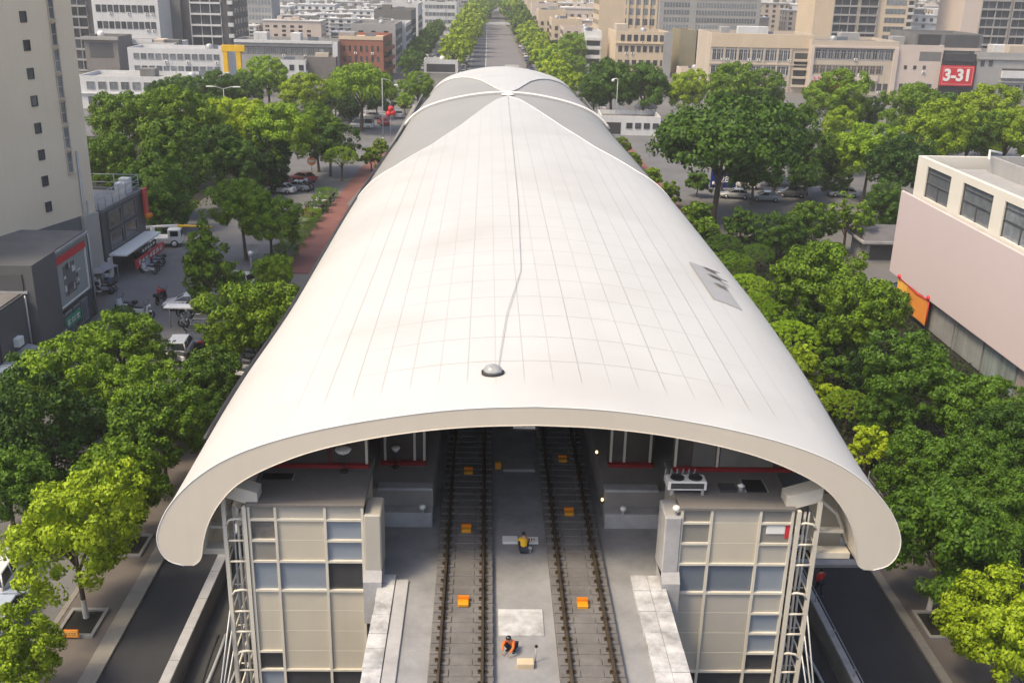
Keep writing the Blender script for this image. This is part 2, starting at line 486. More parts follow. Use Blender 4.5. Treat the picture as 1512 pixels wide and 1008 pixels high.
mb = MB(); mb.tube([(0, 10, .95), (0, 60, .95)], .03); mb.tube([(0, 10, .5), (0, 60, .5)], .02); mb.build('rail', GALV, t)
mb = MB(); mb.tube([(0, 0, 0), (0, 0, .95)], .025); me = mb.mesh('post', GALV)
for k in range(26): link('post', me, t, (0, 10+2*k, 0))

# pipes and cables lying beside the towers
for k, (x, lab) in enumerate(((-13.6, 'bundle of black pipes lying beside the left tower inside the roadside wall'), (13.7, 'bundle of black and pale pipes lying beside the right tower inside the roadside wall'))):
    t = thing('pipe_bundle', lab, 'pipes', (x, 30, 0))
    rr = random.Random(k)
    for j in range(7):
        pts = []; y = -12; x0 = rr.uniform(-1.3, 1.3)
        z0 = rr.uniform(.1, .7)
        while y <= 14:
            pts.append((x0+.25*math.sin(y*.3+j), y, z0+.12*math.sin(y*.5+2*j))); y += 1.3
        mb = MB(); mb.tube(pts, rr.uniform(.04, .09), 6)
        mb.build('pipe', GALV if j in (2, 5) else DARKM, t)

# ================================================================== viaduct and tracks
vi = thing('viaduct', 'grey concrete viaduct carrying the two tracks into the station', 'viaduct', (0, 0, 0))
mb = MB(); mb.box(-5.6, 5.6, -60, 240, 7.4, 8.5); mb.build('deck', DECK, vi)
for s_ in (-1, 1):
    rr = random.Random(3+s_)
    a, b = (-5.70, -5.02) if s_ < 0 else (4.42, 5.72)
    mb = MB(); y = -20.0
    while y < 35.2:
        l = min(rr.uniform(.8, 1.5), 35.6-y); w = b-a
        n = 1 if s_ < 0 else 2
        for q in range(n):
            x0, x1 = a+w*q/n+.006, a+w*(q+1)/n-.006
            mb.bbox(x0+(rr.uniform(-.03, .03) if q == 0 else 0), x1, y, y+l-rr.uniform(.01, .03), 8.3, 8.66+rr.uniform(-.02, .02), .012)
        y += l
    mb.build('edge_coping', CONCM, vi)
    if s_ < 0:
        mb = MB(); mb.bbox(-5.0, -4.5, -20, 35.3, 8.5, 8.60, .02); mb.build('cable_duct', CONCP, vi)
for s_ in (-1, 1):
    a, b = sorted((s_*5.605, s_*6.5)); mb = MB(); mb.box(a, b, 36.02, 40.19, 7.8, 8.495); mb.build('side_slab', DECK, vi)
for yy in (-30, 0, 120, 150, 200):
    mb = MB(); mb.prism([(1.6*math.cos(a*math.pi/8)*1.2, yy+1.1*math.sin(a*math.pi/8)) for a in range(16)], 0, 6.2); mb.box(-4.2, 4.2, yy-1.2, yy+1.2, 6.2, 7.4); mb.build('pier', CONC, vi)

def track(xc, label):
    t = thing('railway_track', label, 'track', (xc, 0, 0))
    mb = MB()
    mb.box(-1.13, 1.13, -20, 230, 8.5, 8.74)
    y = -20.0
    while y < 120:      # raised rail seats with shallow troughs between
        mb.bbox(-1.12, -.42, y+.12, y+.50, 8.735, 8.80, .02); mb.bbox(.42, 1.12, y+.12, y+.50, 8.735, 8.80, .02)
        mb.bbox(-.40, .40, y+.14, y+.46, 8.735, 8.775, .02)
        y += .62
    mb.build('track_bed', TRACKB, t)
    for s_ in (-1, 1):
        mb = MB(); x = s_*.7535
        sec = [(-.075, 8.801), (.075, 8.801), (.075, 8.825), (.016, 8.845), (.016, 8.94), (.037, 8.955), (.037, 8.99), (.03, 9.0), (-.03, 9.0), (-.037, 8.99), (-.037, 8.955), (-.016, 8.94), (-.016, 8.845), (-.075, 8.825)]
        n = len(sec)
        vs = [(x+a, -20, z) for a, z in sec]+[(x+a, 230, z) for a, z in sec]
        mb.add(vs, [(i, (i+1) % n, n+(i+1) % n, n+i) for i in range(n)]+[tuple(reversed(range(n))), tuple(range(n, 2*n))])
        mb.build('rail', RAIL, t)
    fm = MB()
    fm.box(-.165, .165, -.075, .075, -.02, .0006); fm.bbox(-.16, -.08, -.07, .07, 0, .05, .01); fm.bbox(.08, .16, -.07, .07, 0, .05, .01)
    for sx in (-1, 1):
        fm.tube([(sx*.155, -.05, .05), (sx*.17, 0, .12), (sx*.10, .02, .09), (sx*.085, .05, .05)], .016, 5)
        fm.tube([(sx*.12, 0, .04), (sx*.12, 0, .13)], .022, 6)
    me = fm.mesh('fastener', RAIL)
    rest = MB()
    y = -20+.31; near = 0
    ys = []
    while y < 70: ys.append(y); y += .62
    vis = [q for q in ys if q > 26]
    for q in vis[:50]:
        for s_ in (-1, 1): link('fastener', me, t, (s_*.7535, q, 8.80))
    for q in vis[50:]:
        for s_ in (-1, 1): rest.box(s_*.7535-.15, s_*.7535-.08, q-.06, q+.06, 8.8, 8.87); rest.box(s_*.7535+.08, s_*.7535+.15, q-.06, q+.06, 8.8, 8.87)
    o = rest.build('far_fasteners', RAIL, t); o['kind'] = 'stuff'
    return t
track(-2.28, 'left railway track, nearest the left glazed tower')
track(2.28, 'right railway track, nearest the right glazed tower')

bal = thing('track_transponder', 'tmp', 'track box', (-2.28, 33.44, 8.775), group='orange boxes between the rails')
mb = MB(); mb.bbox(-.21, .21, -.26, .06, 0, .13, .03); mb.build('base', AMBER, bal)
mb = MB(); mb.prismx([(.0605, 0), (.27, 0), (.27, .17), (.0605, .22)], -.21, .21); mb.build('raised_cover', ORANGE, bal)
bal['label'] = 'orange box between the rails of the left track, nearest the camera'
for x, y, lab in ((-2.28, 38.88, 'orange box between the rails of the left track, level with the platform end'),
                  (-2.28, 44.3, 'orange box between the rails of the left track, deepest under the roof'),
                  (2.28, 33.35, 'orange box between the rails of the right track, nearest the camera'),
                  (2.28, 40.4, 'orange box between the rails of the right track, level with the platform end'),
                  (2.36, 45.7, 'orange box between the rails of the right track, deepest under the roof')):
    dup(bal, (x, y, 8.775), 0, lab)
t = thing('trackside_box', 'square orange box beside a grey cover between the tracks under the roof', 'track box', (-.85, 45.3, 8.5))
mb = MB(); mb.bbox(-.16, .16, -.12, .12, 0, .34, .03); mb.build('case', AMBER, t); mb = MB(); mb.box(-.1, .1, -.128, -.1205, .08, .26); mb.build('label_plate', ORANGE, t)
tag(MB().bbox(-.6, .95, 44.9, 45.8, 8.5, 8.64, .02).build('cable_cover', CONC), 'grey rectangular cable cover between the tracks beneath the roof edge', 'cover')
tag(MB().bbox(-.95, .75, 31.75, 33.4, 8.5, 8.54, .01).build('concrete_cover', CONCM), 'pale square concrete cover between the tracks behind the orange-vested worker', 'cover')
tag(MB().bbox(-.72, -.06, 38.2, 38.75, 8.5, 8.58, .02).build('white_board', WHITEP), 'pale grey board lying in front of the yellow-vested worker, left one', 'board')
t = thing('drawing_board', 'pale board with dark marks lying right of the yellow-vested worker', 'board', (.42, 38.45, 8.5))
mb = MB(); mb.bbox(-.40, .40, -.26, .26, 0, .07, .02); mb.build('board', WHITEP, t)
mb = MB()
for k in range(6): mb.box(-.3+.1*k, -.26+.1*k, -.15+.05*(k % 3), .1, .0705, .078)
mb.build('markings', DARKM, t)
tag(MB().bbox(-.32, .28, 29.85, 30.2, 8.5, 8.72, .02).build('timber_board', PLANK), 'pale timber plank lying at the feet of the orange-vested worker', 'plank')
t = thing('survey_rod', 'thin grey rod with black head standing right of the orange-vested worker', 'rod', (.34, 30.25, 8.5))
mb = MB(); mb.tube([(0, 0, 0), (.02, .01, .62)], .022); mb.build('pole', GALV, t)
mb = MB(); mb.ball((.02, .01, .66), .06); mb.build('head', BLACKM, t)
t = thing('litter_pail', 'small white pail beside the yellow-vested worker', 'pail', (.42, 37.55, 8.5))
mb = MB(); mb.lathe((0, 0, 0), [(.07, 0), (.09, .2), (.095, .2), (.08, .19), (.06, .02)], 10); mb.build('body', WHITEP, t)
mb = MB(); mb.tube([(-.09, 0, .2), (-.05, 0, .28), (.05, 0, .28), (.09, 0, .2)], .008, 5); mb.build('handle', GALV, t)

# ================================================================== station canopy
def resample(pts, n):
    pts = [np.array(p, float) for p in pts]
    for _ in range(3):
        q = [pts[0]]
        for a, b in zip(pts[:-1], pts[1:]): q += [a*.75+b*.25, a*.25+b*.75]
        q.append(pts[-1]); pts = q
    P = np.array(pts); d = np.r_[0, np.cumsum(np.linalg.norm(np.diff(P, axis=0), axis=1))]; d /= d[-1]
    s = np.linspace(0, 1, n)
    return np.stack([np.interp(s, d, P[:, 0]), np.interp(s, d, P[:, 1])], 1)
OUT = resample([(0, 16.5), (2.1, 16.44), (4.2, 16.22), (7.1, 15.72), (9.5, 15.1), (11.4, 14.35), (12.8, 13.4), (13.8, 12.3), (14.35, 11.2), (14.4, 10.5), (14.1, 9.85), (13.45, 9.66)], 241)
INN = resample([(0, 15.75), (2.5, 15.68), (5.2, 15.35), (7.9, 14.75), (9.6, 14.1), (11.1, 13.3), (11.9, 12.4), (12.4, 11.5), (12.65, 10.6), (12.75, 9.9), (13.1, 9.67)], 241)
def ssm(a, b, x):
    t = min(1, max(0, (x-a)/(b-a))); return t*t*(3-2*t)
YF, YE = 34.5, 177.0
def cx(y): return .35+.75*ssm(34.5, 62, y)
def wid(y): return 1+.03*ssm(34.5, 50, y)-.065*ssm(80, 140, y)-.10*ssm(136, 178, y)
UM = float(np.interp(-12.0, -OUT[:, 1], np.linspace(0, 1, 241)))
def ulim(y): return 1-(1-UM)*ssm(35.0, 41.0, y)
def prof(tab, u, y, off=0.0):
    s = -1 if u < 0 else 1
    a = min(abs(u), 1)*240; i = int(min(a, 239)); f = a-i
    p = tab[i]*(1-f)+tab[i+1]*f; tg = tab[i+1]-tab[i]; tg = tg/np.linalg.norm(tg)
    nx, nz = -tg[1], tg[0]
    return (cx(y)+s*(p[0]+nx*off)*wid(y), y, p[1]+nz*off)
BF = [(0, 134.0), (1.5, 130.5), (3, 123.5), (5.5, 110.5), (8, 100), (11, 93), (13.5, 91.5), (17, 91)]
BR = [(0, 138.0), (1.5, 143), (4, 156), (6, 163), (8, 167.5), (11, 171), (15, 173), (17, 173.3)]
def bnd(tab, x): return float(np.interp(abs(x), [a for a, _ in tab], [b for _, b in tab]))
can = thing('station_canopy', 'huge white arched station canopy with grey side lunettes', 'canopy roof', (0, 0, 0))
US = np.linspace(-1, 1, 121)
def sheet_rows(yfun0, yfun1, n, off=0.0, tab=OUT, pw=1.0):
    rows = []
    for t in np.linspace(0, 1, n)**pw:
        row = []
        for u in US:
            x = prof(tab, u*UM, 100)[0]-cx(100)
            y0 = yfun0(x); y1 = yfun1(x); y = y0+(y1-y0)*t
            row.append(prof(tab, u*ulim(y), y, off))
        rows.append(row)
    return rows
rows = sheet_rows(lambda x: YF, lambda x: bnd(BF, x), 90, pw=1.5)
mb = MB(); mb.grid([list(reversed(r)) for r in rows])
skirt = [rows[-1], [(p[0], p[1], p[2]-.22) for p in rows[-1]]]
mb.grid([list(reversed(r)) for r in skirt], 0, False); mb.build('front_roof_sheet', WHITE, can)
rows2 = sheet_rows(lambda x: bnd(BR, x), lambda x: YE, 30)
mb = MB(); mb.grid([list(reversed(r)) for r in rows2])
mb.grid([rows2[0], [(p[0], p[1], p[2]-.45) for p in rows2[0]]][::-1] and [list(reversed([(p[0], p[1], p[2]-.45) for p in rows2[0]])), list(reversed(rows2[0]))], 0, False)
mb.build('rear_roof_sheet', WHITE, can)
rows3 = sheet_rows(lambda x: 86, lambda x: YE-.3, 60, off=-.16)
mb = MB(); mb.grid([list(reversed(r)) for r in rows3]); mb.build('side_lunette_membrane', GREYROOF, can)
# white edge trims along the two boundaries and the transverse rib
mb = MB(); mb.tube([(p[0], p[1], p[2]-.02) for p in rows[-1]], .07, 6); mb.build('front_sheet_trim', WHITEP, can)
mb = MB(); mb.tube([(p[0], p[1], p[2]-.02) for p in rows2[0]], .07, 6); mb.build('rear_sheet_trim', WHITEP, can)
mb = MB()
rib = []
for u in np.linspace(-UM*.985, UM*.985, 61): rib.append(prof(OUT, u, 135.8+ 1.2*(1-abs(u)), .12))
mb.tube(rib, .17, 8); mb.build('transverse_rib', WHITEP, can)
mb = MB(); mb.lathe((cx(136), 136, 16.42), [(.9, 0), (.85, .10), (.5, .18), (.1, .2)], 20); mb.build('hub_cap', WHITEP, can)
# front fascia, tip undersides and ceiling
NF = 181
fo = [prof(OUT, u, YF) for u in np.linspace(-1, 1, NF)]; fi = [prof(INN, u, YF) for u in np.linspace(-1, 1, NF)]
mb = MB(); mb.grid([fo, fi], 0, False)
back = [[prof(OUT, s_*ulim(y)*.9999, y) for y in np.linspace(YF, 60, 30)] for s_ in (-1, 1)]
innb = [[prof(INN, s_*(ulim(y)+.02 if ulim(y) < .98 else 1), y) for y in np.linspace(YF, 60, 30)] for s_ in (-1, 1)]
mb.build('front_fascia', FASCIA, can)
mb = MB(); mb.grid([back[0], innb[0]], 0, True); mb.grid([innb[1], back[1]], 0, True); mb.build('tip_underside', FASCIA, can)
mb = MB(); mb.tube([(p[0], p[1]-.0, p[2]+.005) for p in fo], .022, 5); mb.build('upper_edge_bead', WHITEP, can)
mb = MB(); mb.tube([(p[0], p[1]-.005, p[2]-.0) for p in fi], .022, 5); mb.build('lower_edge_bead', FASCIA, can)
rows4 = []
for y in list(np.linspace(YF, 43, 14))+list(np.linspace(48, YE, 20)):
    rows4.append([prof(INN, u*min(1, ulim(y)+.02), y) for u in US])
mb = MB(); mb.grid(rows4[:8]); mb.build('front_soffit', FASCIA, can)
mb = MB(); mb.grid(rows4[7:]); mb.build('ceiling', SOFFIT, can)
mb = MB(); mb.grid([[prof(OUT, u*ulim(YE), YE) for u in US], [(prof(OUT, u*ulim(YE), YE)[0], YE, 9.8) for u in US]], 0, False); mb.build('light_block_screen', GREYROOF, can)  # unseen end closure, added so light enters the station only from the front
for s_, r_ in ((-1, .13), (1, .045)):
    mb = MB(); g = []
    for y in np.linspace(41, 172, 70):
        p = prof(OUT, s_*ulim(y), y); g.append((p[0]+s_*(.13 if s_ < 0 else .04), y, p[2]-.06))
    mb.tube(g, r_, 6); mb.build('gutter', DARKM, can)
    mb = MB()
    for y0 in range(42, 176, 3):
        mb.box(cx(70)+s_*13.6-.1, cx(70)+s_*13.6+.1, y0+.05, y0+2.95, 8.4, 11.7)
    mb.build('light_block_wall', MIDW, can)  # unseen station sides, made solid to block light and keep the interior dark
# grey access panel on the right slope, a flap standing on it
def on_roof(x, y, off):
    lo, hi = 0.0, 1.0
    for _ in range(40):
        m_ = (lo+hi)/2
        if prof(OUT, m_, y)[0] < x: lo = m_
        else: hi = m_
    return prof(OUT, lo, y, off)
ys = np.linspace(52.6, 59.9, 10)
mb = MB(); mb.grid([[on_roof(x, y, .07) for x in np.linspace(12.35, 10.75, 8)] for y in ys], 0, True)
mb.grid([[on_roof(x, 52.6, o) for x in np.linspace(12.35, 10.75, 8)] for o in (0, .07)], 0, False)
mb.build('access_panel', M('grey roof panel', (.33, .33, .335), .6, var=.05), can)
mb = MB()
for yy, l in ((59.7, .9), (58.2, 1.1), (56.4, .7)):
    a, b = on_roof(11.5, yy, .09), on_roof(11.5+l, yy-.25, .10)
    c, d = on_roof(11.5+l, yy-.9, .30), on_roof(11.6, yy-.5, .22)
    mb.quad(a, b, c, d); mb.quad(d, c, b, a)
mb.build('access_panel_flap', WHITEP, can)
# dome light and the safety line running from it
dl = thing('dome_skylight', 'small grey dome skylight near the front edge of the white roof', 'skylight', prof(OUT, -.09, 37.9, .0))
mb = MB(); mb.lathe((0, 0, 0), [(.46, -.03), (.46, .09), (.40, .10), (.40, .0)], 20, sy=.9); mb.build('rim', DARKM, dl)
mb = MB(); mb.lathe((0, 0, .05), [(.40, 0), (.37, .14), (.28, .25), (.15, .31), (.03, .33)], 20, sy=.9); mb.build('dome', M('dome plastic', (.34, .34, .34), .12, var=.4, scale=3, spec=.7), dl)
pts = [(-1.06, 38.3, 16.55), (-.6, 45, 16.58)]
for y, x in ((52.6, .3), (70, .62), (95, .8), (120, .95), (133, 1.05)): pts.append((x, y, 16.56))
tag(MB().tube(pts, .016, 5).build('safety_line', GALV), 'thin grey safety cable along the ridge from dome skylight to hub', 'cable')

# ================================================================== station building
st = thing('station_building', 'station platforms and end walls in the shade under the white canopy', 'station', (0, 0, 0))
for s_ in (-1, 1):
    a, b = sorted((s_*3.78, s_*14.0))
    mb = MB(); mb.box(a, b, 40.2, 176, 8.2, 10.05); mb.build('platform', PLAT, st)
    a, b = sorted((s_*3.78, s_*6.2))
    mb = MB(); mb.bbox(a, b, 39.55, 40.195, 8.5, 9.2, .03); mb.build('end_ledge', CONCP, st)
    mb = MB(); mb.bbox(a, b, 40.0, 40.6, 10.05, 10.16, .03); mb.build('platform_edge_coping', CONCP, st)
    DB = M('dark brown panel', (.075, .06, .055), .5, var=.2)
    a, b = sorted((s_*4.22, s_*6.3))
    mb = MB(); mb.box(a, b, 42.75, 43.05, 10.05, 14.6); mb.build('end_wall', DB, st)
    mb = MB(); mb.box(a, b, 42.40, 42.745, 10.051, 10.2); mb.build('red_threshold', REDP, st)
    pl = [(s_*6.31, 12.10), (s_*11.5, 12.10), (s_*11.4, 12.7), (s_*10.6, 13.3), (s_*9.4, 13.9), (s_*7.8, 14.4), (s_*6.31, 14.6)]
    vs = [(x, y, z) for y in (38.25, 38.5) for x, z in pl]; n7 = 7
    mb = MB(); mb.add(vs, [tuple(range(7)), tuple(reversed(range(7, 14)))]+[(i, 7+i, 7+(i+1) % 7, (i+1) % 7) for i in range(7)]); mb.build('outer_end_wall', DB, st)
    a, b = sorted((s_*6.31, s_*11.3))
    mb = MB(); mb.box(a, b, 38.0, 38.245, 12.125, 12.26); mb.build('red_threshold', REDP, st)
    for x in ((-6.1, -4.75, -4.3) if s_ < 0 else (4.32, 4.95, 6.15)):
        mb = MB(); mb.box(x-.055, x+.055, 42.64, 42.745, 10.2, 14.6); mb.build('mullion', STEELB, st)
    for x, w in (((-6.4, .05), (-7.9, .025)) if s_ < 0 else ((6.4, .05), (8.15, .05))):
        mb = MB(); mb.box(x-w, x+w, 38.15, 38.245, 12.26, 14.2 if abs(x) < 8 else 14.0); mb.build('mullion', STEELB if w > .03 else REDP, st)
    # concrete pier at the inner tower corner
    a, b = sorted((s_*5.52, s_*6.18))
    mb = MB(); mb.bbox(a, b, 34.9, 36.4, 9.0, 11.7, .05); mb.build('corner_pier', CONCP if s_ > 0 else BEIGEG, st)
    a, b = sorted((s_*5.52, s_*6.24))
    mb = MB(); mb.prismx([(34.6, 7.0), (36.0, 7.0), (36.0, 9.0), (34.9, 9.25), (34.6, 8.9)], a, b); mb.build('pier_foot', CONCP, st)
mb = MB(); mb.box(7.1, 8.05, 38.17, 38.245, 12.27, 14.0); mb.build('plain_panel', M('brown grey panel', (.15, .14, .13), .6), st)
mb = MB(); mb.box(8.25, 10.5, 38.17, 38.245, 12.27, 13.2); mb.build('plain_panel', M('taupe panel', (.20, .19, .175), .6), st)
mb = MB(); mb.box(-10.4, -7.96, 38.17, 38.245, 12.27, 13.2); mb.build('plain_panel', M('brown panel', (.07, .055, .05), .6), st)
# lit lamps on the right platform side
for q, lab in ((G(889, 738, 9.6), 'small lit lamp low on the right platform edge, nearer the camera'), (G(892, 668, 10.5), 'small lit lamp on the right platform edge, deeper under the roof')):
    t = thing('platform_lamp', lab, 'lamp', (3.70, q[1], q[2]))
    mb = MB(); mb.box(-.02, .075, -.06, .06, -.10, -.05); mb.build('bracket', DARKM, t)
    mb = MB(); mb.ball((0, 0, .03), (.06, .06, .08)); mb.build('bulb', WARMLAMP, t)
t = thing('hanging_display', 'small dark display with pale strip hanging below the arch crown', 'display', (-.05, 35.6, 15.05))
mb = MB(); mb.box(-.55, .55, -.06, .06, 0, .28); mb.build('case', BLACKM, t)
mb = MB(); mb.box(-.42, .42, -.068, -.0605, .08, .2); mb.build('screen', M('pale screen', (.5, .5, .5), .4, var=.5, scale=9), t)
mb = MB(); mb.tube([(-.4, 0, .28), (-.4, 0, .62)], .02); mb.tube([(.4, 0, .28), (.4, 0, .62)], .02); mb.build('hanger', GALV, t)
for lab, px, py in (('round white dish lamp standing before the dark left end wall', 512, 668), ('white round-headed lamp between the white mullions of the left end wall', 587, 664)):
    q = G(px, py+14, 12.12 if px < 550 else 10.05)
    t = thing('dish_lamp', lab, 'lamp', (q[0], min(q[1], 37.7 if px < 550 else 42.2), 12.125 if px < 550 else 10.06))
    mb = MB(); mb.tube([(0, 0, 0), (0, 0, .8)], .04); mb.lathe((0, 0, 0), [(.18, 0), (.18, .05), (.05, .07)], 10); mb.build('stand', DARKM, t)
    w = .33 if px < 550 else .2
    mb = MB(); mb.lathe((0, 0, .78), [(.06, 0), (w*.8, .12), (w, .22), (w*.8, .27), (.05, .28)], 14); mb.build('head', WHITEP, t)
for lab, px, py, s_ in (('small white floodlight at the left platform end', 624, 744, 1), ('small white floodlight at the right platform end', 921, 750, 1), ('small white floodlight at corner pier of right tower', 997, 752, 1)):
    q = G(px, py, 9.6)
    t = thing('floodlight', lab, 'floodlight', (q[0] if px != 997 else 5.95, 39.5 if px != 997 else 35.1, 9.5 if px != 997 else 11.98))
    mb = MB(); mb.lathe((0, 0, 0), [(.05, -.1), (.13, -.05), (.15, .05), (.12, .12), (.03, .14)], 10); mb.build('head', WHITEP, t)
    mb = MB(); mb.box(-.04, .04, -.02, .06, -.28, -.1); mb.build('bracket', GALV, t)
# rooftop plant on the right platform
t = thing('air_conditioner', 'white rooftop air-conditioning unit with dark fans on the right platform roof', 'air conditioner', (G(1013, 728, 12.12)[0], G(1013, 728, 12.12)[1]+.2, 12.12))
mb = MB(); mb.bbox(-.78, .78, -.35, .35, .22, .58, .04); mb.build('casing', WHITEP, t)
for x in (-.36, .36):
    mb = MB(); mb.lathe((x, 0, .58), [(.28, 0), (.28, .05), (.24, .05), (.22, .02), (.02, .02)], 14); mb.build('fan_guard', DARKM, t)
mb = MB(); mb.box(-.66, .66, -.362, -.351, .28, .52); mb.build('vent', DARKG, t)
for x in (-.62, .62):
    for y in (-.3, .3): MB().box(x-.05, x+.05, y-.05, y+.05, 0, .25).build('leg', GALV, t)
mb = MB()
for k in range(6): mb.tube([(-.8+.22*k, .37, .25), (-.75+.24*k, .5, .72), (-.6+.22*k, .55, .35)], .035, 5)
mb.build('pipework', GALV, t)

# ---------------------------------------------------------------- glazed towers
ROWS = [12.05, 11.42, 10.5, 9.57, 8.24, 7.28, 6.32, 5.36, 4.46, 3.3, 2.2, 1.1, .05]
def tower(xs, pal, label, right):
    t = thing('stair_tower', label, 'glazed tower', ((xs[0]+xs[-1])/2, 35, 0))
    o = (xs[0]+xs[-1])/2
    x0, x1 = xs[0]-o, xs[-1]-o
    mb = MB(); mb.box(x0+.03, x1-.03, .16, 3.9, 0, 12.0); mb.build('core', BEIGEP, t)
    mb = MB(); mb.bbox(x0-.1, x1+.1, -.06, 4.0, 12.0, 12.12, .02); mb.build('roof', ROOFB, t)
    for i in range(len(ROWS)-1):
        for c in range(3):
            m, merged = pal(i, c)
            a, b = xs[c]-o, xs[c+1]-o
            g = .012 if merged else .035
            nm = 'glass_panel' if m in (BLUEG, BLUED, DARKG, MOTTG) else 'cladding_panel'
            mb = MB(); mb.box(a+g, b-g, .05 if nm[0] == 'c' else .09, .155, ROWS[i+1]+g, ROWS[i]-g); mb.build(nm, m, t)
    mb = MB()
    for k, x in enumerate(xs):
        mb.box(x-o-.05, x-o+.05, -.035, .155 if k in (0, 3) else .155, 0, 12.0)
    for i, z in enumerate(ROWS):
        for c in range(3):
            m, merged = pal(i, c) if i < len(ROWS)-1 else (None, False)
            pm = pal(i-1, c) if i else (None, False)
            thin = merged and i and pm[1]
            a, b = xs[c]-o+.051, xs[c+1]-o-.051
            if thin: mb.box(a, b, .045, .15, z-.012, z+.012)
            else: mb.box(a, b, -.03, .15, z-.045, z+.045)
    mb.build('mullion_grid', STEELB, t)
    return t
def palL(i, c):
    T = {0: (TAUPE, BEIGEG, BEIGEG), 1: (MOTTG, BEIGEP, BLUEG), 2: (TAUPE, BEIGEP, BLUEG), 3: (BLUEG, BLUEG, DARKG), 7: (DARKG, BEIGEP, BEIGEP), 8: (BLUEG, DARKG, DARKG)}
    if i in T: m = T[i][c]
    elif i > 8: m = (BLUEG, DARKG, BEIGEP)[(c+i) % 3]
    else: m = BEIGEP
    return m, (m is BEIGEP)
def palR(i, c):
    T = {0: (TAUPE, BEIGEG, TAUPE), 1: (TAUPE, BEIGEP, TAUPE), 2: (BEIGEG, BEIGEP, BEIGEG), 3: (BLUED, BLUED, BLUEG), 4: (BEIGEG, BEIGEG, BEIGEG), 5: (BEIGEG, BEIGEG, BLUEG), 6: (BEIGEG, BEIGEG, BLUEG), 7: (BEIGEG, BEIGEG, DARKG), 8: (DARKG, DARKG, DARKG)}
    if i in T: m = T[i][c]
    else: m = (BLUED, BEIGEG, DARKG)[(c+i) % 3]
    return m, (m in (BEIGEP, BEIGEG))
tower([-10.6, -9.58, -7.68, -6.24], palL, 'left glazed and beige stair tower beside the tracks', False)
tr = tower([6.18, 7.34, 9.26, 10.52], palR, 'right glazed and beige stair tower with small white and red plate', True)
mb = MB(); mb.bbox(1.2-.0, 1.95, .02, .088, 10.95, 11.3, .02); mb.build('white_plate', WHITEP, tr)
mb = MB(); mb.box(1.955, 2.1, .02, .088, 10.75, 11.34); mb.build('red_plate', REDB, tr)
for lab, px in (('black rectangular roof opening on the right tower roof', 1113), ('dark slot opening at the back of the left tower roof', 410)):
    q = G(px, 718 if px > 900 else 704, 12.12)
    t = thing('roof_hatch', lab, 'roof hatch', (q[0], q[1], 12.12))
    mb = MB(); w = .42 if px > 900 else .62; d_ = .5 if px > 900 else .25
    mb.box(-w, w, -d_, d_, 0, .05); mb.build('opening', BLACKM, t)
    mb = MB(); mb.box(-w-.06, -w-.001, -d_, d_, 0, .07); mb.box(w+.001, w+.06, -d_, d_, 0, .07); mb.build('frame', CONC, t)
t = thing('roof_vent', 'small dark vent with white cap on the right tower roof, left of the hatch', 'vent', (G(1078, 722, 12.12)[0], G(1078, 722, 12.12)[1], 12.12))
mb = MB(); mb.box(-.45, .2, -.3, .3, 0, .12); mb.build('grille', DARKG, t); mb = MB(); mb.lathe((.4, -.1, 0), [(.1, 0), (.1, .2), (.16, .22), (.02, .32)], 10); mb.build('cap', WHITEP, t)

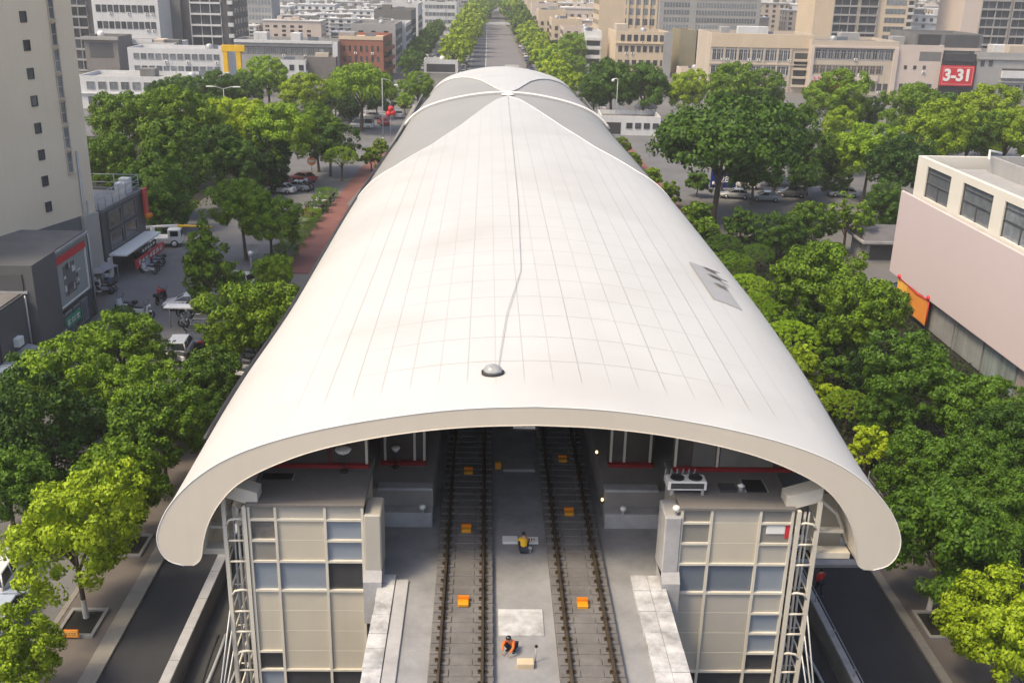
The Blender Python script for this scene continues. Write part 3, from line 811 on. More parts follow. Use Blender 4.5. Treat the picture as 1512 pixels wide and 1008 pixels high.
# steel frames outside the towers, up to the canopy feet
def frame(s_, label):
    t = thing('steel_frame', label, 'steel frame', (s_*11.05, 35, 0))
    def B(*a): return MB().box(*a)
    xo = .48*s_; xi = -.30*s_
    for x in (xo, xi):
        B(x-.075, x+.075, -.09, .09, 0, 12.4 if x == xo else 12.0).build('post', STEELB, t)
    for x, r_ in ((.05*s_, .055), (.22*s_, .045), (-.12*s_, .04)):
        mb = MB(); mb.tube([(x, .25, .1), (x+.04, .28, 4), (x-.03, .3, 8), (x, .3, 11.8)], r_, 7); mb.build('down_pipe', GALV if r_ < .05 else STEELB, t)
    for i, z in enumerate(ROWS[1:-1]):
        mb = MB()
        a, b = sorted((xo-.076*s_, xi+.076*s_))
        if i % 3 == 0:
            mb.tube([(xi+.08*s_, -.02, z), (xi+.3*s_, -.05, z+.06), (xo-.2*s_, -.07, z+.02), (xo-.06*s_, -.06, z-.2)], .055, 6)
        else: mb.tube([(a, -.02, z), (b, -.02, z)], .05, 6)
        if i % 2: mb.tube([(a, .42, z), (b, .42, z)], .03, 5)
        mb.build('rung', STEELB, t)
    for i in range(0, 10):
        z = ROWS[i+1]
        mb = MB(); mb.tube([(xo, .1, z), (xo+.03*s_, 1.4, z), (xo, 3.2, z)], .04, 5); mb.build('tie', STEELB, t)
    mb = MB(); pr = [(xi-.5*s_, 11.9), (xo+.1*s_, 12.35), (xo+.1*s_, 12.95), (xi-.5*s_, 12.5)]
    vs = [(x, y, z) for y in (.12, .9) for x, z in pr]
    mb.add(vs, [(0, 1, 2, 3), (7, 6, 5, 4), (0, 4, 5, 1), (1, 5, 6, 2), (2, 6, 7, 3), (3, 7, 4, 0)]); mb.build('top_beam', STEELB, t)
    a, b = sorted((xo+.08*s_, xo+1.55*s_))
    mb = MB(); mb.box(a, b, .2, .75, 9.75, 10.0); mb.build('foot_bracket', STEELB, t)
    mb = MB(); mb.box(a, b-.35 if s_ > 0 else b, .3, .62, 10.85, 10.95); mb.build('bracket_rail', STEELB, t)
    mb = MB(); mb.box(a, b, 1.4, 1.5, 9.4, 12.0); mb.build('infill_plate', BEIGEP, t)
    mb = MB(); mb.tube([(xo+.1*s_, .4, 12.3), (xo+.9*s_, .5, 11.6), (xo+1.5*s_, .55, 10.3)], .09, 4); mb.build('brace', STEELB, t)
    # slack cables at the outside
    for k in range(3):
        mb = MB(); mb.tube([(xo+.05*s_, 0, 7.5-k), (xo+.5*s_, -.8, 4.2-k*.6), (xo+.9*s_, -2.2, 2.0-.3*k), (xo+1.3*s_, -5, .15)], .035, 5); mb.build('cable', GALV, t)
frame(-1, 'beige steel ladder frame with pipes left of the left tower')
frame(1, 'beige steel ladder frame with pipes right of the right tower')
# ================================================================== trees
def unit(a): return a/np.linalg.norm(a, axis=-1, keepdims=True)

def leaf_mesh(name, seed, clumps, per, leaf, shape='round', fill=1200, up=.25):
    """crown of radius ~1 centred on the origin, made of separate leaf faces gathered in tufts"""
    g = np.random.default_rng(seed)
    C, cr = [], []
    if shape == 'box':
        for _ in range(clumps):
            f = g.integers(0, 5); p = g.uniform(-1, 1, 3)
            if f == 0: p[2] = 1
            else:
                ax = (f-1)//2; p[ax] = 1 if (f-1) % 2 else -1
            C.append(p*np.array([.92, .92, .62])); cr.append(g.uniform(.06, .11))
    else:
        k = 0
        lob = unit(g.normal(size=(7, 3))); la = g.uniform(.10, .42, 7)
        while len(C) < clumps:
            d = unit(g.normal(size=3))
            zmin = {'round': -.75, 'tall': -.95, 'broad': -.35, 'dome': -.2, 'loose': -.8, 'conic': -1}[shape]
            if d[2] < zmin: continue
            lump = 1+sum(a*max(0, d@l)**4 for a, l in zip(la, lob))*1.0-.10
            if shape == 'dome': lump = 1.12
            r = (1-abs(g.normal()*.12))*lump*.84*(1+(.10 if g.random() < .25 else 0))
            if g.random() < .22: r *= g.uniform(.45, .8)
            p = d*r
            if shape == 'round': p *= [1, 1, .88]
            elif shape == 'tall': p *= [.82, .82, 1.25]
            elif shape == 'broad': p *= [1.05, 1.05, .60]
            elif shape == 'dome': p = d*(.93+.02*g.normal())*np.array([1, 1, .66])
            elif shape == 'loose':
                p *= [1, 1, .95]
            elif shape == 'conic':
                t = (p[2]+1)/2; w = .25+.85*(1-t)**.8; p = np.array([p[0]*w, p[1]*w, p[2]*1.2])
            C.append(p); cr.append(g.uniform(.12, .23)*(.8 if shape == 'loose' else .38 if shape == 'dome' else 1))
    C = np.array(C); cr = np.array(cr)
    n = clumps*per
    ci = np.repeat(np.arange(clumps), per)
    d = unit(g.normal(size=(n, 3)))
    cd = unit(C+1e-6)[ci]
    d = unit(d+cd*.55+np.array([0, 0, up]))
    rad = cr[ci]*g.uniform(.55, 1.08, n)
    P = C[ci]+d*rad[:, None]*np.array([1, 1, .85])
    nrm = unit(d+g.normal(size=(n, 3))*.38)
    if fill:
        fi = g.integers(0, clumps, fill); Pf = C[fi]*g.uniform(.25, .85, fill)[:, None]+g.normal(size=(fill, 3))*.06
        P = np.vstack([P, Pf]); nrm = np.vstack([nrm, unit(g.normal(size=(fill, 3))+[0, 0, .5])]); n += fill
    a = unit(np.cross(nrm, g.normal(size=(n, 3)))); b = np.cross(nrm, a)
    sz = leaf*g.uniform(.65, 1.25, n)[:, None]
    droop = nrm*sz*g.uniform(-.18, .05, n)[:, None]
    V = np.stack([P-a*sz*.62+droop, P+b*sz*.36-a*sz*.06, P+a*sz*.62+droop, P-b*sz*.36+a*sz*.02], 1).reshape(-1, 3)
    me = bpy.data.meshes.new(name)
    me.vertices.add(4*n); me.vertices.foreach_set('co', V.ravel())
    me.loops.add(4*n); me.loops.foreach_set('vertex_index', np.arange(4*n))
    me.polygons.add(n); me.polygons.foreach_set('loop_start', np.arange(n)*4); me.polygons.foreach_set('loop_total', np.full(n, 4))
    me.materials.append(L_MID)
    me.update(calc_edges=True)
    return me

def trunk_mesh(name, seed, lime=False, forks=5, r=.055):
    """height 1 in z, crown radius units in x and y; limbs run up into the crown"""
    g = random.Random(seed)
    mb = MB()
    lean = (g.uniform(-.06, .06), g.uniform(-.06, .06))
    z = [0, .04, .2, .24, .45, .66]
    pts = [(lean[0]*t*1.4, lean[1]*t*1.4, t) for t in z]
    rs = [r*1.45, r*1.12, r*.96, r*.94, r*.85, r*.75]
    if lime:
        mb.tube(pts[:4], rs[:4], 8, 1, caps=False); mb.tube(pts[3:], rs[3:], 8, 0, caps=False)
    else: mb.tube(pts, rs, 8, 0, caps=False)
    top = Vector(pts[-1])
    for k in range(forks):
        a = 2*math.pi*k/forks+g.uniform(-.4, .4); l = g.uniform(.4, .72)
        m1 = top+Vector((math.cos(a)*l*.35, math.sin(a)*l*.35, .14)); m2 = top+Vector((math.cos(a)*l, math.sin(a)*l, g.uniform(.3, .48)))
        st = Vector(pts[-2]).lerp(top, g.uniform(.3, 1))
        mb.tube([st, m1, m2], [r*.55, r*.4, r*.12], 6, 0, caps=False)
        m3 = m1+Vector((math.cos(a+.8)*l*.5, math.sin(a+.8)*l*.5, .25)); mb.tube([m1, m3], [r*.3, r*.08], 5, 0, caps=False)
    mb.tube([top, top+Vector((lean[0], lean[1], .5))], [r*.7, r*.1], 6, 0, caps=False)
    return mb.mesh(name, [BARK, LIMEW])

CROWNS = {
    'round': [leaf_mesh('round_crown', s, 150, 120, .064, 'round', 1500) for s in (1, 2, 3, 21, 22)],
    'tall': [leaf_mesh('tall_crown', s, 150, 120, .064, 'tall', 1500) for s in (4, 5, 23)],
    'broad': [leaf_mesh('broad_crown', s, 220, 85, .054, 'broad', 3000) for s in (6, 7)],
    'loose': [leaf_mesh('loose_crown', 8, 46, 70, .10, 'loose', 500)],
    'conic': [leaf_mesh('conic_crown', 9, 75, 75, .10, 'conic', 800)],
    'shrub': [leaf_mesh('shrub_crown', s, 60, 70, .13, 'round', 600) for s in (10, 11)],
    'dome': [leaf_mesh('clipped_crown', 12, 420, 44, .034, 'dome', 500)],
    'box': [leaf_mesh('hedge_crown', 13, 560, 34, .04, 'box', 500)],
    'far': [leaf_mesh('far_crown', s, 55, 45, .17, 'round', 400) for s in (14, 15)],
}
TRUNKS = [trunk_mesh('trunk_form', s) for s in (1, 2, 3)]
LIMED = [trunk_mesh('limed_trunk_form', s, True, 5, .045) for s in (4, 5)]
BIGTR = trunk_mesh('branching_trunk_form', 6, False, 9, .045)
TI = [0]
def tree(pos, rad, zc, kind, mat, label, lime=False, zs=1.0, group=None, name=None, big=False):
    TI[0] += 1; i = TI[0]
    nm = name or {'dome': 'clipped_shrub', 'box': 'clipped_hedge', 'shrub': 'shrub'}.get(kind, 'tree')
    cat = {'clipped_shrub': 'shrub', 'clipped_hedge': 'hedge', 'shrub': 'shrub'}.get(nm, 'tree')
    t = thing(nm, label, cat, (pos[0], pos[1], 0.02), (i*2.39996) % 6.283, group)
    cm = CROWNS[kind][i % len(CROWNS[kind])]
    c = link('crown', cm, t, (0, 0, zc), 0, (rad, rad, rad*zs))
    c.material_slots[0].link = 'OBJECT'; c.material_slots[0].material = mat
    tm = BIGTR if big else (LIMED if lime else TRUNKS)[i % 2]
    link('trunk' if cat == 'tree' else 'stem', tm, t, (0, 0, 0), 0, (rad, rad, zc))
    return t
def ptree(px, py, rpx, kind, mat, label, zk=1.45, lime=False, zs=1.0, zmin=None, **kw):
    """tree whose crown centre is seen at (px,py) and whose crown is rpx wide there; stands on the ground"""
    zc = 5.0
    for _ in range(12):
        p = G(px, py, zc); r = rpx/pxm(p)*(1.18 if mat is L_HEDGE else .97 if mat is L_DARK else 1.0); zc = max(zmin or .3, r*zk)
    return tree(p, r, zc, kind, mat, label, lime, zs, **kw)

B_, Md, Dk, H_ = L_BRIGHT, L_MID, L_DARK, L_HEDGE
# --- left street trees, near
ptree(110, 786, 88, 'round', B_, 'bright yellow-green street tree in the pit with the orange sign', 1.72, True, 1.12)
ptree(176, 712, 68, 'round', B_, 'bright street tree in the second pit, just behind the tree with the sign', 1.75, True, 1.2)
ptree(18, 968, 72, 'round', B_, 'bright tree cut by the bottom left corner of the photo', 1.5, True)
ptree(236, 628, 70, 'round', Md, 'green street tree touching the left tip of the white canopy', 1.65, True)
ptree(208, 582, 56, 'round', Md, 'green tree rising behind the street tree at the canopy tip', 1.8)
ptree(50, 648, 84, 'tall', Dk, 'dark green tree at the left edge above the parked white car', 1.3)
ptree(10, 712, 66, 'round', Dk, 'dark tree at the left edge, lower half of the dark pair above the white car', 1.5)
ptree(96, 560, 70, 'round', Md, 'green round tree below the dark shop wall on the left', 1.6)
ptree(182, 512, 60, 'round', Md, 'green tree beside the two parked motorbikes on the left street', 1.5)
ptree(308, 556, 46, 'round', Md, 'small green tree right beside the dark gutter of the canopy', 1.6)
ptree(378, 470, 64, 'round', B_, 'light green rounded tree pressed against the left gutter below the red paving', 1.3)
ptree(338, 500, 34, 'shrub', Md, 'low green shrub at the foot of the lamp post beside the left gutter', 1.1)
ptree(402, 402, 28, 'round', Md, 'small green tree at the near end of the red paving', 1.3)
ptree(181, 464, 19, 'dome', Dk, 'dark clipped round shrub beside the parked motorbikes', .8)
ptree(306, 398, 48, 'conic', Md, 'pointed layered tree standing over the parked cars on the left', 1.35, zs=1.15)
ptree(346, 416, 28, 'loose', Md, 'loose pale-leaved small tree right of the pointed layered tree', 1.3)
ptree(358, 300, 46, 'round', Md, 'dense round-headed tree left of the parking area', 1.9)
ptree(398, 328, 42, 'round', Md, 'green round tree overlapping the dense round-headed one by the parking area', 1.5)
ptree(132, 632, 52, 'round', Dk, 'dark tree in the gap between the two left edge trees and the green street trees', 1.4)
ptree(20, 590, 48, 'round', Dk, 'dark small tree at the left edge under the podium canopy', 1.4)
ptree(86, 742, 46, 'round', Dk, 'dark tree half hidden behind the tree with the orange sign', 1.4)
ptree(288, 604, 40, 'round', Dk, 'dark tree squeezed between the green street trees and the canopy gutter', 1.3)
# --- grove behind the dark shop
for a in ((176, 176, 46, 'round', Md, 'yellow-topped grove tree next to the cream tower edge', 2.0),
          (163, 236, 44, 'round', Md, 'green grove tree close behind the shop roof terrace', 1.9),
          (258, 178, 52, 'round', B_, 'light yellow-green wide grove tree before the white low building', 2.0),
          (252, 232, 54, 'tall', Md, 'tall grove tree with a full bright crown right of the roof terrace', 1.7),
          (240, 286, 46, 'tall', Dk, 'dark leafy grove tree low behind the shop with the red sign', 1.3),
          (196, 268, 36, 'round', Dk, 'dark grove tree directly above the roof terrace railing', 1.6),
          (316, 222, 44, 'round', Dk, 'dark grove tree between the tall bright one and the parking', 1.8),
          (312, 172, 34, 'round', Md, 'medium grove tree under the double-armed street lamp', 2.2),
          (362, 186, 44, 'round', B_, 'light grove tree right of the double-armed street lamp', 2.0),
          (414, 192, 50, 'round', Md, 'broad green grove tree with pale trunks above the parked red vehicles', 1.75),
          (398, 232, 42, 'tall', Dk, 'dark grove tree shading the parked white cars', 1.3),
          (352, 245, 40, 'tall', Dk, 'dark grove tree left of the slim lamp by the parked red vehicles', 1.4),
          (468, 186, 36, 'round', Md, 'green grove tree at the right end of the grove', 1.9),
          (486, 212, 36, 'round', Dk, 'dark grove tree sloping down toward the small round tree', 1.4),
          (448, 134, 33, 'round', B_, 'bright pale-green tree before the brown-grey block', 1.8),
          (532, 128, 50, 'broad', Md, 'big spreading tree before the red brick building', 1.3),
          (494, 146, 24, 'round', Dk, 'small dark tree at the left foot of the big spreading tree', 1.4),
          (516, 160, 20, 'round', Dk, 'small dark tree beneath the big spreading tree', 1.2),
          (556, 148, 22, 'round', Dk, 'small dark tree at the right foot of the big spreading tree', 1.3),
          (240, 140, 28, 'round', Dk, 'dark tree against the right half of the white low building', 1.7),
          (278, 134, 28, 'round', Dk, 'dark tree under the right end of the white low building', 1.7),
          (322, 130, 30, 'round', Dk, 'dark tree left of the yellow gantry', 1.7),
          (396, 116, 33, 'round', Md, 'green tree right of the yellow gantry before the white house', 1.6),
          (362, 132, 28, 'round', Dk, 'dark tree at the foot of the yellow gantry', 1.5),
          (503, 235, 27, 'dome', Md, 'smooth clipped round tree at the corner of the parking area', 1.2),
          (548, 232, 18, 'shrub', B_, 'yellow-green shrub squeezed against the grey lunette of the roof', 1.2),
          (562, 218, 15, 'shrub', B_, 'small yellow-green shrub furthest along the grey lunette on the left', 1.2),
          (618, 130, 24, 'round', Md, 'round green tree beside the far left shoulder of the canopy', 1.4),
          (598, 150, 14, 'shrub', Md, 'little green tree by the far left parked cars', 1.4)):
    ptree(*a)
# --- right side, far grove
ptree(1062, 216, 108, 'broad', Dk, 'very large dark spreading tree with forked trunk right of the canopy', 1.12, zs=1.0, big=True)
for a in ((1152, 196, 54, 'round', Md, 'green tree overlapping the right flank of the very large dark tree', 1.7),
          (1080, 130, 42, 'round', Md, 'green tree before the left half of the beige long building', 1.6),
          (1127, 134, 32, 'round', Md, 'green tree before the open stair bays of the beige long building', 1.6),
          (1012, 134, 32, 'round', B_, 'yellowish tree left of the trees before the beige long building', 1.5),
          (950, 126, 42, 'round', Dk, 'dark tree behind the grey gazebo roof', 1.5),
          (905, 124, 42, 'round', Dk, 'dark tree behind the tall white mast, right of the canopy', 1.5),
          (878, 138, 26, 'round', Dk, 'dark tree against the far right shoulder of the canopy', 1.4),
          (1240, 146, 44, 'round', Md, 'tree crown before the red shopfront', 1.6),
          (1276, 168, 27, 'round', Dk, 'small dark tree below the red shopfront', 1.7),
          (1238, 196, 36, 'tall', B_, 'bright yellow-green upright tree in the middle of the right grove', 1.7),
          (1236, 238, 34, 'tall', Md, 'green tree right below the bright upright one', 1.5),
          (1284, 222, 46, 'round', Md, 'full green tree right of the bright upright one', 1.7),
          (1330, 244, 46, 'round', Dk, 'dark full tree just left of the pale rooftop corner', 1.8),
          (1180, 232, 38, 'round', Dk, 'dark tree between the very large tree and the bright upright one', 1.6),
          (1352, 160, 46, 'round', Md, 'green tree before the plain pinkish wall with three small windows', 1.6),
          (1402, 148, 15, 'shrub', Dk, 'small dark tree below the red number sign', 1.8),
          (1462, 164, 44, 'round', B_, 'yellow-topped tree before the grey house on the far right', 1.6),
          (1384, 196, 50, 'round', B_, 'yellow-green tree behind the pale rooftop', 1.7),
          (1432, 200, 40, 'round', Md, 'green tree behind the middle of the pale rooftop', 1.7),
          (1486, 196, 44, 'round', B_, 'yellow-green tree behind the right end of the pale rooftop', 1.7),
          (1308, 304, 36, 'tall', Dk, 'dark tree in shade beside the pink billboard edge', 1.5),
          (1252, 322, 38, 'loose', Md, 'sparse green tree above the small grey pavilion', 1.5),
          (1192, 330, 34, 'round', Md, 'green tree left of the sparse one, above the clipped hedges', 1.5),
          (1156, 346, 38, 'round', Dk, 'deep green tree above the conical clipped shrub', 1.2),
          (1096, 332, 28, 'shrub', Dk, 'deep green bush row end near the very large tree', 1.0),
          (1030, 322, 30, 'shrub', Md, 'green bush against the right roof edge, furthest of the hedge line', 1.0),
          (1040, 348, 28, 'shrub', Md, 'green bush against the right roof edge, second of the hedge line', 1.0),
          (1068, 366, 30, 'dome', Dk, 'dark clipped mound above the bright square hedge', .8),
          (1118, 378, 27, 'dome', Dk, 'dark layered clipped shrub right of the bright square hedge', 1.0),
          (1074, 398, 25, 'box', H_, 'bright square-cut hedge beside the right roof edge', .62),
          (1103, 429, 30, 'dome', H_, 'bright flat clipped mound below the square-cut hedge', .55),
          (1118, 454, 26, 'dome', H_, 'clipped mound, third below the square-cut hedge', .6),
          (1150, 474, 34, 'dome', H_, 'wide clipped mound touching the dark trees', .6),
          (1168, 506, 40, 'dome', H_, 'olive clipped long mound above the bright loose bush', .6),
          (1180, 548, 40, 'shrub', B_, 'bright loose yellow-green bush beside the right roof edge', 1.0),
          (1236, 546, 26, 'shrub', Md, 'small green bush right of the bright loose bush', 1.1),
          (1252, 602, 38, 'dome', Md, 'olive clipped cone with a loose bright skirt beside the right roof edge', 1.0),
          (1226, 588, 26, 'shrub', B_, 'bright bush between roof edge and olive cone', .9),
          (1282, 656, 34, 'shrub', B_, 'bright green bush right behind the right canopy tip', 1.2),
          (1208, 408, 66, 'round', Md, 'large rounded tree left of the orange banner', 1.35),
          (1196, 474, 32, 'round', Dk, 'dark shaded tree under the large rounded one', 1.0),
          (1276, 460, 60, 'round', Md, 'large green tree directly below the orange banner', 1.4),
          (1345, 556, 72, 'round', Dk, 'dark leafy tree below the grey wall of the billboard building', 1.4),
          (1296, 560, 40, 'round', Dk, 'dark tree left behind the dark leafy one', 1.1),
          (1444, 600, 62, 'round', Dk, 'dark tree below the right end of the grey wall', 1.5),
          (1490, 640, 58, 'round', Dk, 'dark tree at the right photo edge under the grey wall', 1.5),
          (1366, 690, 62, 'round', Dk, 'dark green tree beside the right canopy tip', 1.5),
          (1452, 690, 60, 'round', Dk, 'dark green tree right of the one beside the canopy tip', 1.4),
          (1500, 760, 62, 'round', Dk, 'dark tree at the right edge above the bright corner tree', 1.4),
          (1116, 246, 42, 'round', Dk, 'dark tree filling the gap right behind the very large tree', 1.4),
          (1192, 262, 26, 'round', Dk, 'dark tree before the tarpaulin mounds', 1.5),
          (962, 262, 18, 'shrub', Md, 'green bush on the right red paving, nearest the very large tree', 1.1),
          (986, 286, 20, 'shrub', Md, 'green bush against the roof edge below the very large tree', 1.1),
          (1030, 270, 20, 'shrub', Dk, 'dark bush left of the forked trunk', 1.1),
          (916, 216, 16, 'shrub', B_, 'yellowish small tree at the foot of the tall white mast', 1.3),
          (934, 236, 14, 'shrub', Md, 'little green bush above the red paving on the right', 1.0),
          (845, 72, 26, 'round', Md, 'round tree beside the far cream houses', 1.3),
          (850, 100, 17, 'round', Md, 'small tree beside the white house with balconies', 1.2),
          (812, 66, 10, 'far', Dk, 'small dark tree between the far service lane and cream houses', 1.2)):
    ptree(*a)
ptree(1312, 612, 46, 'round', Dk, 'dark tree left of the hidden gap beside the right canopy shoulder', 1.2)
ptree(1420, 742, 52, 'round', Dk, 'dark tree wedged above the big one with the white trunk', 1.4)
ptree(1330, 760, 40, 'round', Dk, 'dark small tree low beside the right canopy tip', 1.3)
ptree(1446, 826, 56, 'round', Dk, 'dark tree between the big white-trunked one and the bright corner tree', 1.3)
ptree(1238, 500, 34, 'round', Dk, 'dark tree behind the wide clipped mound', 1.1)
ptree(1392, 790, 92, 'round', Dk, 'big dark tree with a white painted trunk behind the right railing', 1.5, True, 1.1)
ptree(1482, 930, 84, 'round', B_, 'bright yellow-green tree in the bottom right corner', 1.5, True, 1.05)

# --- rows along the far road
def row(pa, pb, n, r0, r1, mat, label, group, kind='far', zk=1.35):
    za = 4.0
    a, b = G(pa[0], pa[1], za), G(pb[0], pb[1], za)
    for k in range(n):
        t = k/(n-1)
        p = a+(b-a)*t; rr = random.uniform(.85, 1.15)*(r0+(r1-r0)*t)
        tree((p[0]+random.uniform(-.8, .8), p[1]+random.uniform(-2, 2)), rr, rr*zk, kind, mat if random.random() < .7 else Md, label, group=group)
row((672, 88), (720, 10), 26, 5.2, 8.5, B_, 'green avenue tree in the row left of the far road', 'avenue trees left of the far road')
row((835, 132), (744, 10), 36, 4.0, 8.0, B_, 'green avenue tree in the row right of the far road', 'avenue trees right of the far road')
row((604, 98), (652, 34), 16, 3.6, 4.2, Dk, 'dark side-street tree along the far left house fronts', 'trees along the far left house fronts')
row((800, 76), (760, 24), 10, 3.0, 4.5, Md, 'green tree along the far right house fronts', 'trees along the far right house fronts')
def undergrowth(name, polys, n, mat, seed):
    g = np.random.default_rng(seed); P = []
    for (x0, x1, y0, y1), k in zip(polys, n):
        x, y = g.uniform(x0, x1, k), g.uniform(y0, y1, k)
        h = .55+.45*np.sin(x*.9+1.3*np.sin(y*.5))*np.sin(y*.7+x*.3)
        P.append(np.stack([x, y, .05+g.uniform(.1, 1, k)*(.25+h*.75)], 1))
    P = np.vstack(P); m = len(P)
    nr = unit(g.normal(size=(m, 3))*.6+[0, 0, .8]); a = unit(np.cross(nr, g.normal(size=(m, 3)))); b = np.cross(nr, a); s = g.uniform(.14, .34, m)[:, None]
    V = np.stack([P-a*s*.6, P+b*s*.36, P+a*s*.6, P-b*s*.36], 1).reshape(-1, 3)
    me = bpy.data.meshes.new(name); me.from_pydata(V.tolist(), [], np.arange(4*m).reshape(-1, 4).tolist()); me.materials.append(mat)
    tag(link(name, me), kind='stuff')
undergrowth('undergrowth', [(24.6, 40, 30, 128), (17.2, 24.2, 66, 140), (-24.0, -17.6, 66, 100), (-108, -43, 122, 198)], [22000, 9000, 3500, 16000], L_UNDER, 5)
# hedge along the left red paving
for k in range(9):
    tree((-24.6, 110+k*4.6), 1.25, .8, 'box', H_ if k % 3 else Md, 'low clipped hedge block along the outer edge of the left red paving', zs=.8, group='hedge blocks along the left red paving')
# ================================================================== buildings
WINM = {}
def win_mesh(w, h, style='plain'):
    k = (round(w, 2), round(h, 2), style)
    if k in WINM: return WINM[k]
    mb = MB()
    fr = .07 if w > .9 else .05
    mb.box(-w/2, w/2, -.02, .0, -h/2, h/2, 1)
    for a in ((-w/2-fr, -w/2, -h/2-fr, h/2+fr), (w/2, w/2+fr, -h/2-fr, h/2+fr), (-w/2, w/2, h/2, h/2+fr), (-w/2, w/2, -h/2-fr*1.6, -h/2)):
        mb.box(a[0], a[1], -.09, .0, a[2], a[3], 0)
    if w > 1.0: mb.box(-.025, .025, -.05, -.0205, -h/2, h/2, 0)
    if h > 1.5: mb.box(-w/2, -.0255, -.05, -.0205, h*.2, h*.2+.05, 0); mb.box(.0255, w/2, -.05, -.0205, h*.2, h*.2+.05, 0)
    fm = {'plain': WHITEW, 'dark': DARKW, 'cream': CREAMW, 'grey': GREYW}[style]
    WINM[k] = mb.mesh('window', [fm, GLASS if style != 'grey' else GLASSB]); return WINM[k]

def building(name, label, cat, x, y, w, d, h, wall, rz=0.0, wins=(), bands=(), roof=None, parapet=.9, clutter=5, seed=0, group=None, z0=0.0):
    """front faces local -y; local origin is the middle of the front foot"""
    t = thing(name, label, cat, (x, y, z0), rz, group)
    mb = MB(); mb.box(-w/2, w/2, 0, d, 0, h-parapet)
    if parapet:
        p = .28
        mb.box(-w/2, w/2, 0, p, h-parapet, h); mb.box(-w/2, w/2, d-p, d, h-parapet, h)
        mb.box(-w/2, -w/2+p, p, d-p, h-parapet, h); mb.box(w/2-p, w/2, p, d-p, h-parapet, h)
    mb.build('wall', wall, t)
    mb = MB(); mb.box(-w/2+.29, w/2-.29, .29, d-.29, h-parapet+.004, h-parapet+.05); mb.build('roof', roof or ROOFB, t)
    count = 0
    for W in wins:
        face, za, zb, rows, ua, ub, cols, ww, wh = W[:9]
        style = W[9] if len(W) > 9 else 'plain'
        me = win_mesh(ww, wh, style)
        for r in range(rows):
            z = za+(zb-za)*(r/(rows-1) if rows > 1 else 0)
            for c in range(cols):
                if count >= 100: break
                u = ua+(ub-ua)*(c/(cols-1) if cols > 1 else 0)
                if face == 'F': o = link('window', me, t, (u, -.003, z))
                elif face == 'R': o = link('window', me, t, (w/2+.003, u, z), math.pi/2)
                else: o = link('window', me, t, (-w/2-.003, u, z), -math.pi/2)
                count += 1
    if len(wins) and not name.startswith('cream_tower'):
        um = MB(); um.box(-.42, .42, -.34, -.004, -.3, .3, 0); um.tube([(0, -.36, 0), (0, -.345, 0)], .22, 10, 1, False); ume = um.mesh('wall_unit', [WHITEP, DARKM])
        gg = random.Random(seed+5); kids = [c for c in t.children if c.name.startswith('window')]
        for c in gg.sample(kids, min(len(kids)//5, 12)):
            o = link('wall_unit', ume, t, c.location); o.rotation_euler = c.rotation_euler; o.location.z -= 1.3
    for B in bands:
        nm, face, za, zb, ua, ub, pr, m = B
        mb = MB()
        if face == 'F': mb.box(ua, ub, -pr, -.003, za, zb)
        elif face == 'R': mb.box(w/2+.003, w/2+pr, ua, ub, za, zb)
        else: mb.box(-w/2-pr, -w/2-.003, ua, ub, za, zb)
        mb.build(nm, m, t)
    g = random.Random(seed+17)
    zr = h-parapet+.05
    for k in range(clutter):
        cx_, cy_ = g.uniform(-w*.38, w*.38), g.uniform(d*.2, d*.75)
        q = g.random()
        mb = MB()
        if q < .45:
            a, b, c = g.uniform(1.2, w*.12+1.2), g.uniform(1.2, 3), g.uniform(1.4, 2.9)
            mb.bbox(cx_-a, cx_+a, cy_-b, cy_+b, zr, zr+c, .05); mb.build('roof_hut', g.choice([GREYW, WHITEW, MIDW, BEIGEW]), t)
        elif q < .6:
            mb.tube([(cx_, cy_, zr), (cx_, cy_, zr+g.uniform(2.5, 5))], .06); mb.tube([(cx_-.6, cy_, zr+2.2), (cx_+.6, cy_, zr+2.2)], .04); mb.build('aerial', GALV, t)
        elif q < .75:
            mb.lathe((cx_, cy_, zr), [(.9, 0), (.9, 1.5), (.5, 1.8), (.1, 1.9)], 10); mb.build('water_tank', g.choice([GALV, WHITEP]), t)
        else:
            mb.box(cx_-1.6, cx_+1.6, cy_-.5, cy_-.45, zr+.2, zr+1.5); mb.tube([(cx_-1.3, cy_, zr), (cx_-1.3, cy_-.4, zr+1.2)], .05); mb.tube([(cx_+1.3, cy_, zr), (cx_+1.3, cy_-.4, zr+1.2)], .05); mb.build('solar_panel', BLUED, t)
    return t

def pxb(xl, xr, yb):
    p = G((xl+xr)/2, yb); return p[0], p[1], (xr-xl)/pxm(p)
def xat(px, Y, py=110):
    d = ray(px, py); return CLOC[0]+d[0]/d[1]*Y
def zat(px, py, Y):
    d = ray(px, py); return CLOC[2]+d[2]/d[1]*Y
def plane(xl, xr, Y):
    a, b = xat(xl, Y), xat(xr, Y); return (a+b)/2, Y, b-a

